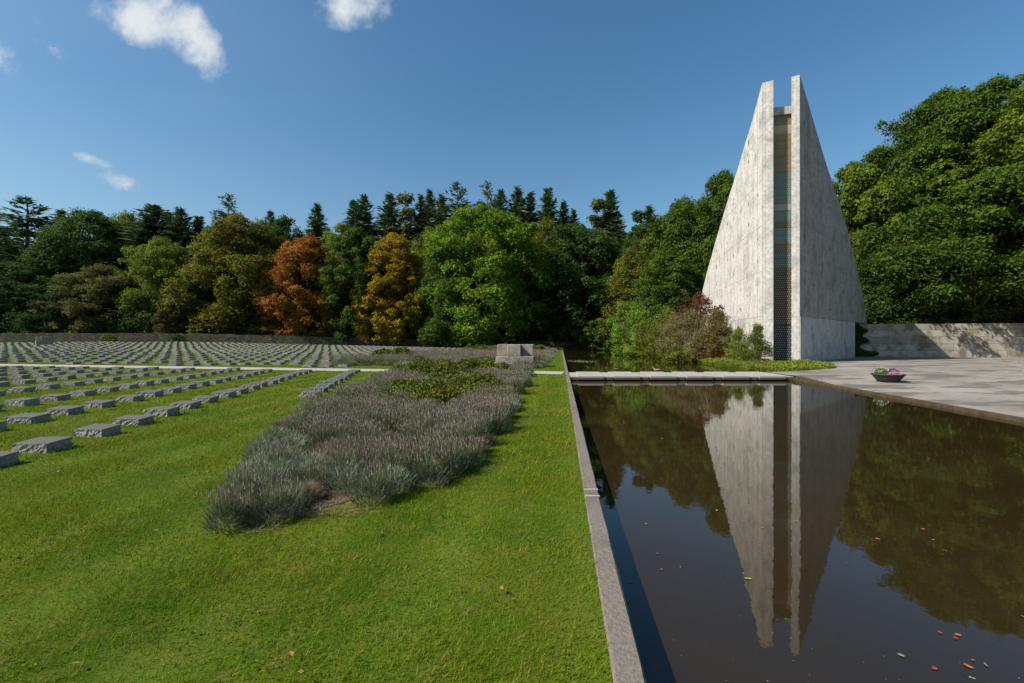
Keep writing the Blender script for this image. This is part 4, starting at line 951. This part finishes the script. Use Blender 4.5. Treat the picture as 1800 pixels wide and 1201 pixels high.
# dark leaf cards added in place of deep shade on the block wall
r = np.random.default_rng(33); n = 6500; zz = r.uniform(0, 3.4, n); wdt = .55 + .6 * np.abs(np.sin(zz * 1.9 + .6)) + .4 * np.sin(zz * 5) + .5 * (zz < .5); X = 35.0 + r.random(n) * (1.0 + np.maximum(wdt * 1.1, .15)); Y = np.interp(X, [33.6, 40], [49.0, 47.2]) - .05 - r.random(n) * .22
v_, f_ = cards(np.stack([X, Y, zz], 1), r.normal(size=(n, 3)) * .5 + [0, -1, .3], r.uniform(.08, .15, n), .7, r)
tag(mesh_np('deep_shade_leaves', v_, f_, [DARKG], tint=np.repeat(r.random(n), 4)), 'dark leaves standing in for deep shade on the block wall beside the tower base', 'deep_shade_leaves')
# ivy patches on the rubble wall
for i, (px, w2, m_, lab) in enumerate(((188, 12, YG2, 'yellow-green weeds lit up at the rubble wall, left part of the field'), (312, 14, GREEN, 'small green bush growing at the rubble wall behind the left graves'), (835, 40, DARKG, 'dark creeper on the rubble wall behind the far lavender'), (1010, 16, TAN, 'pale weeds at the far corner of the pond'))):
    Y = WY(XP(px, 90)) - .3; X = XP(px, Y); r = np.random.default_rng(300 + i); n = 900; ww = w2 / 800 * Y
    x = r.normal(size=n) * ww * .5; z = r.random(n) * 1.6 * np.exp(-(x / ww) ** 2); v_, f_ = cards(np.stack([X + x, Y + r.normal(size=n) * .2, gz1(X, Y) + z], 1), r.normal(size=(n, 3)) + [0, -1, .4], r.uniform(.1, .2, n), .6, r)
    tag(mesh_np('wall_creeper', v_, f_, [m_], tint=np.repeat(r.random(n), 4)), lab, 'creeper')

# junipers
MJ = foliage((.026, .046, .006), (.095, .115, .012), (.13, .125, .012), .15, 1.2)
def juniper(x, y, rx, ry, h, label, seed, lf=.03, n=26000):
    r = np.random.default_rng(seed); e = empty('juniper_bush', (x, y, gz1(x, y)), 0, label, 'juniper', 'junipers in the lavender beds')
    P = []; N = []; T = []; k = 70
    for _ in range(k):
        a = r.uniform(0, 6.28); q = math.sqrt(r.random()); cx, cy = q * rx * math.cos(a), q * ry * math.sin(a); cz = h * (1 - .55 * q * q) * r.uniform(.65, 1.0); c = .17 * math.sqrt(rx * ry) * r.uniform(.8, 1.3)
        m_ = n // k; d = unit(r.normal(size=(m_, 3))); d[:, 2] = np.where(r.random(m_) < .8, np.abs(d[:, 2]), d[:, 2])
        P.append(np.array([cx, cy, max(cz - c, .05)]) + d * c * r.uniform(.5, 1.2, (m_, 1)) * [1, 1, 1]); N.append(d * .3 + r.normal(size=(m_, 3))); T.append(np.clip(r.random() * .5 + r.random(m_) * .5, 0, 1))
    P = np.concatenate(P); P[:, 2] = np.maximum(P[:, 2], .02); v_, f_ = cards(P, np.concatenate(N), lf * r.uniform(.7, 1.5, len(P)), .4, r)
    mesh_np('foliage', v_, f_, [MJ], tint=np.repeat(np.concatenate(T), 4), parent=e)
    g = Geo()
    for _ in range(12):
        a = r.uniform(0, 6.28); g.tube([(0, 0, 0), (rx * .4 * math.cos(a), ry * .4 * math.sin(a), h * .35), (rx * .8 * math.cos(a), ry * .8 * math.sin(a), h * .5)], [.03, .02, .008], 5)
    g.obj('branches', BARK, e)
jl = ['largest yellow-green juniper mound in the near lavender, facing the camera', 'juniper mound at the right end of the nearest juniper clump', 'small juniper mound at the left end of the nearest juniper clump', 'wide juniper left in the clump in front of the stone block', 'wide juniper reaching the lower left of the stone block', 'small juniper between the two juniper clumps']
for i, (a, b, c_, d_) in enumerate(J1): juniper(a, b, c_, d_, (.74, .78, .66, .98, .95, .72)[i], jl[i], 400 + i, .036 if b < 16 else .05)
jl2 = ['left small juniper at the left tip of the far lavender bed', 'right small juniper at the left tip of the far lavender bed', 'juniper behind the far lavender left of the stone block', 'juniper just behind the stone block', 'dark juniper touching the left side of the stone block', 'juniper peeking above the lavender right of the stone block']
for i, (a, b, c_, d_) in enumerate(J2): juniper(a, b, c_, d_, (1.05, 1.15, 1.35, 1.35, 1.0, 1.3)[i], jl2[i], 420 + i, .09, 7000)

# ------------------------------------------------------------ planter
px_, py_ = G(1561, 669); PLZ = pz(px_, py_) + .006; PLN = empty('planter_bowl', (px_, py_, PLZ), 0, 'dark wide planter bowl with flowers on the plaza edge', 'planter')
MP = simple('planter plastic', (.035, .033, .036), .55, .2, 4, .1)
g = Geo(); g.lathe([(0, .0), (.30, .0), (.34, .03), (.46, .17), (.535, .285), (.575, .29), (.58, .33), (.55, .335), (.53, .30), (.0, .28)], 40); g.obj('bowl', MP, PLN, smooth=True)
g = Geo(); g.lathe([(0, .30), (.52, .295)], 30); g.obj('soil', M_SOIL, PLN)
def flowers(cx, cy, rad, h, cols, nfl, label, seed, leafy=700):
    r = np.random.default_rng(seed); e = empty('flowering_plant', (px_ + cx, py_ + cy, PLZ + .295), 0, label, 'flowers', 'flowers in the planter bowl')
    d = unit(r.normal(size=(leafy, 3))); d[:, 2] = np.abs(d[:, 2]); P = d * [rad, rad, h] * r.uniform(.4, 1, (leafy, 1))
    v_, f_ = cards(P, d + r.normal(size=(leafy, 3)) * .4, r.uniform(.015, .03, leafy), .5, r); mesh_np('leaves', v_, f_, [foliage((.03, .09, .008), (.10, .22, .02))], tint=np.repeat(r.random(leafy), 4), parent=e)
    d = unit(r.normal(size=(nfl, 3))); d[:, 2] = np.abs(d[:, 2]) * .8 + .3; P = d * [rad, rad, h] * 1.05; g = Geo()
    for p in P:
        k = random.randrange(len(cols)); s = .032
        for q in range(5):
            a = q * 1.2566; g.add([tuple(p), (p[0] + s * math.cos(a - .5), p[1] + s * math.sin(a - .5), p[2] + .012), (p[0] + s * 1.3 * math.cos(a), p[1] + s * 1.3 * math.sin(a), p[2] + .008), (p[0] + s * math.cos(a + .5), p[1] + s * math.sin(a + .5), p[2] + .012)], [(0, 1, 2, 3)], k)
            g.add([tuple(p), (p[0] + s * math.cos(a - .5), p[1] - .012, p[2] + s * math.sin(a - .5)), (p[0] + s * 1.3 * math.cos(a), p[1] - .02, p[2] + s * 1.3 * math.sin(a)), (p[0] + s * math.cos(a + .5), p[1] - .012, p[2] + s * math.sin(a + .5))], [(0, 1, 2, 3)], k)
    g.obj('petals', cols, e)['kind'] = 'stuff'
PK = simple('pink petal', (.62, .28, .40), .6, .2); PU = simple('purple petal', (.22, .03, .22), .6, .3); WH = simple('pale pink petal', (.70, .52, .58), .6, .15)
flowers(-.30, 0, .24, .30, [WH], 22, 'bushy green plant with pale blossoms at the left of the bowl', 501, 1500)
flowers(.08, -.18, .24, .10, [PK, WH], 60, 'low pink flowers along the front of the bowl', 502, 200)
flowers(.24, .10, .25, .20, [PU, PK], 46, 'purple flowers at the right of the bowl', 503, 300)

# ------------------------------------------------------------ ducks, bird, leaves
def duck(x, y, yaw, cols, label, s=1.0):
    e = empty('duck', (x, y, -.2), yaw, label, 'duck')
    prof = [(-.25, .09, .006, .004), (-.21, .085, .045, .02), (-.13, .065, .085, .055), (-.02, .055, .10, .075), (.08, .06, .09, .07), (.135, .09, .065, .06), (.155, .13, .04, .042), (.165, .18, .032, .034), (.185, .215, .036, .036), (.215, .222, .034, .030), (.24, .215, .016, .014)]
    n = 10; V = []; F = []
    for i, (px, pz, ry, rz) in enumerate(prof):
        for k in range(n): a = 2 * math.pi * k / n; V.append((px * s + (.5 * rz * math.sin(a) if 4 < i < 8 else 0) * -s, ry * math.cos(a) * s, (pz + rz * math.sin(a)) * s))
    for i in range(len(prof) - 1):
        for k in range(n): F.append((i * n + k, i * n + (k + 1) % n, (i + 1) * n + (k + 1) % n, (i + 1) * n + k))
    g = Geo(); g.add(V, F + [tuple(range(n)), tuple((len(prof) - 1) * n + k for k in range(n))[::-1]]); g.obj('body', simple('duck plumage', cols, .7, .5, 30), e, smooth=True)
    g = Geo(); g.add([(.235 * s, -.014 * s, .212 * s), (.235 * s, .014 * s, .212 * s), (.285 * s, .010 * s, .203 * s), (.285 * s, -.010 * s, .203 * s), (.235 * s, 0, .228 * s)], [(0, 1, 2, 3), (0, 4, 1), (1, 4, 2), (2, 4, 3), (3, 4, 0)]); g.obj('bill', simple('bill', (.45, .22, .05)), e)
dx, dy = G(1154, 651.5, -.2); duck(dx, dy, R(165), (.30, .17, .11), 'brown duck resting on the water just beyond the slab bridge', 1.0)
dx, dy = G(1083, 650, -.2); duck(dx, dy, R(150), (.10, .055, .045), 'darker duck on the far pond left of the brown duck', .85)
b = empty('bird', (XP(93, 60), 60, ZP(82, 60)), R(20), 'tiny dark bird flying high in the upper left sky', 'bird')
g = Geo(); g.tube([(-.2, 0, 0), (-.05, 0, .02), (.12, 0, .02), (.2, 0, .01)], [.01, .05, .045, .012], 6); g.add([(-.05, 0, .03), (.08, 0, .03), (.0, .42, .10), (-.1, .25, .07)], [(0, 1, 2, 3)]); g.add([(-.05, 0, .03), (.08, 0, .03), (.0, -.42, .10), (-.1, -.25, .07)], [(0, 3, 2, 1)]); g.obj('body', simple('bird', (.03, .03, .03)), b); b.scale = (.5, .5, .5)
LC = {'red': (.27, .055, .03), 'orange': (.33, .12, .045), 'yellow': (.36, .38, .05), 'pale': (.30, .235, .20), 'brown': (.22, .10, .05)}
LM = {k: simple(k + ' leaf', v_, .5, .2, 20) for k, v_ in LC.items()}
def leaf_mesh(k, s, lobed):
    r = random.Random(k); n = 14; g = Geo(); V = [(0, 0, .004)]
    for i in range(n):
        a = 2 * math.pi * i / n; q = s * (1 - .38 * (i % 2) if lobed else 1.0) * (1 if lobed else (abs(math.cos(a)) * .65 + .35)) * r.uniform(.85, 1.1)
        V.append((q * math.cos(a), q * (.75 if lobed else .45) * math.sin(a), .001 + r.uniform(0, .004)))
    g.add(V, [(0, 1 + i, 1 + (i + 1) % n) for i in range(n)]); return g
def leaf(px, py, col, s, label, lobed=True, k=0):
    x, y = G(px, py, -.198); g = leaf_mesh(k, s * .82, lobed); o = g.obj('fallen_leaf', LM[col]); o.location = (x, y, -.197); o.rotation_euler = (0, 0, k * 1.3)
    tag(o, label, 'leaf', 'leaves floating on the pond')
for i, a in enumerate([(1315, 1017, 'yellow', .034, 'large yellow-green oval leaf on the reflection of the tower', False), (1307, 1008, 'orange', .014, 'tiny orange leaf touching the yellow-green one'), (1543, 947, 'orange', .026, 'orange leaf right of the reflected tower, upper one'),
    (1623, 930, 'orange', .026, 'orange leaf highest among those right of the reflected tower'), (1661, 968, 'red', .024, 'narrow red leaf on the dark reflected trees', False), (1640, 949, 'pale', .018, 'small pale leaf on the dark reflected trees', False), (1652, 1112, 'red', .020, 'red leaf above left of the orange pair'),
    (1684, 1116, 'orange', .026, 'upper leaf of the overlapping orange pair'), (1680, 1122, 'red', .022, 'lower leaf of the overlapping orange pair'), (1584, 1152, 'pale', .024, 'pinkish pale leaf left of the red leaves'), (1643, 1175, 'red', .024, 'red leaf lowest left in the lower right cluster'),
    (1702, 1171, 'orange', .030, 'largest orange leaf in the lower right cluster'), (1711, 1161, 'red', .015, 'small red leaf just above the largest orange leaf'), (1733, 1169, 'pale', .022, 'pale narrow leaf at right of the cluster', False), (1708, 1192, 'pale', .020, 'pale leaf at the bottom of the picture', False),
    (1136, 921, 'orange', .024, 'orange-white leaf near the kerb, top one of the kerbside leaves'), (1156, 973, 'red', .018, 'red leaf near the kerb, upper of two'), (1163, 1001, 'red', .018, 'red leaf near the kerb, lower of two'), (1196, 997, 'pale', .016, 'pale leaf right of the kerbside red leaves', False),
    (1110, 1024, 'orange', .017, 'orange leaf in the shaded strip beside the kerb'), (1260, 897, 'yellow', .02, 'yellow leaf near the reflected treetops'), (1400, 916, 'orange', .02, 'orange leaf on the reflected right fin'), (1340, 928, 'orange', .02, 'orange leaf on the reflected left wall'), (1799, 1084, 'red', .018, 'red leaf at the right edge of the picture'),
    (1052, 742, 'brown', .03, 'small brown leaf close to the kerb far down the pond'), (1163, 771, 'pale', .03, 'pale leaf on the green reflection')]):
    leaf(a[0], a[1], a[2], a[3], a[4], a[5] if len(a) > 5 else True, i)
# specks: petals, grass clippings and dust on the water
r = np.random.default_rng(77); n = 620; Y = 2.4 + r.random(n) ** 1.6 * 17; X = r.uniform(.0, 1, n); X = KR(Y) + .05 + X * (np.array([XR(q) for q in Y]) - KR(Y) - .2)
s = r.uniform(.0015, .0045, n) * (1 + Y * .06); v_, f_ = cards(np.stack([X, Y, np.full(n, -.1975)], 1), np.tile([0, 0, 1.], (n, 1)) + r.normal(size=(n, 3)) * .05, s, .35, r)
tag(mesh_np('floating_specks', v_, f_, [simple('speck', (.33, .31, .22), .7, .4, 3)]), 'pale specks and clippings floating on the pond', 'specks', None, 'stuff')
# pond weed at the far side and leaves on the plaza
r = np.random.default_rng(78); n = 260; x0, y0 = G(1019, 635, -.2); v_, f_ = cards(np.stack([x0 + r.normal(size=n) * .6, y0 + r.normal(size=n) * 1.3, np.full(n, -.196)], 1), np.tile([0, 0, 1.], (n, 1)), r.uniform(.06, .16, n), .8, r)
tag(mesh_np('pond_weed', v_, f_, [simple('weed', (.12, .20, .03), .5, .3, 3)]), 'patch of light green weed floating near the kerb beyond the bridge', 'pond weed', None, 'stuff')
r = np.random.default_rng(79); n = 5200; Y = r.uniform(14, 43, n); X = r.uniform(14, 60, n); k = r.random(n) < np.clip((X / Y - .93) * 2.2, .015, 1) * np.clip((Y - 18) / 14, .05, 1); X = X[k]; Y = Y[k]; n = len(X)
v_, f_ = cards(np.stack([X, Y, np.full(n, .02)], 1), r.normal(size=(n, 3)) * .3 + [0, 0, 1], r.uniform(.035, .075, n), .6, r)
tag(mesh_np('leaf_litter', v_, f_, [simple('litter', (.42, .21, .08), .7, .4, 2)]), 'scattered orange leaves on the right part of the plaza', 'leaf litter', None, 'stuff')

r = np.random.default_rng(91); n = 90; Y = 2 + r.random(n) ** 1.4 * 22; X = r.uniform(-1.1, 1, n) * Y; k = (X < KL(Y) - .05) & ~inpoly(X, Y, BED1) & (np.abs(Y - (23.3 - .2087 * (X - 2))) > 1.1); X = X[k]; Y = Y[k]; n = len(X)
v_, f_ = cards(np.stack([X, Y, np.full(n, .045)], 1), r.normal(size=(n, 3)) * .5 + [0, 0, 1], r.uniform(.012, .026, n), .6, r)
tag(mesh_np('lawn_leaf_litter', v_, f_, [simple('dry leaf', (.30, .16, .07), .7, .5, 3)]), 'few small dry leaves lying on the lawn', 'leaf litter', None, 'stuff')
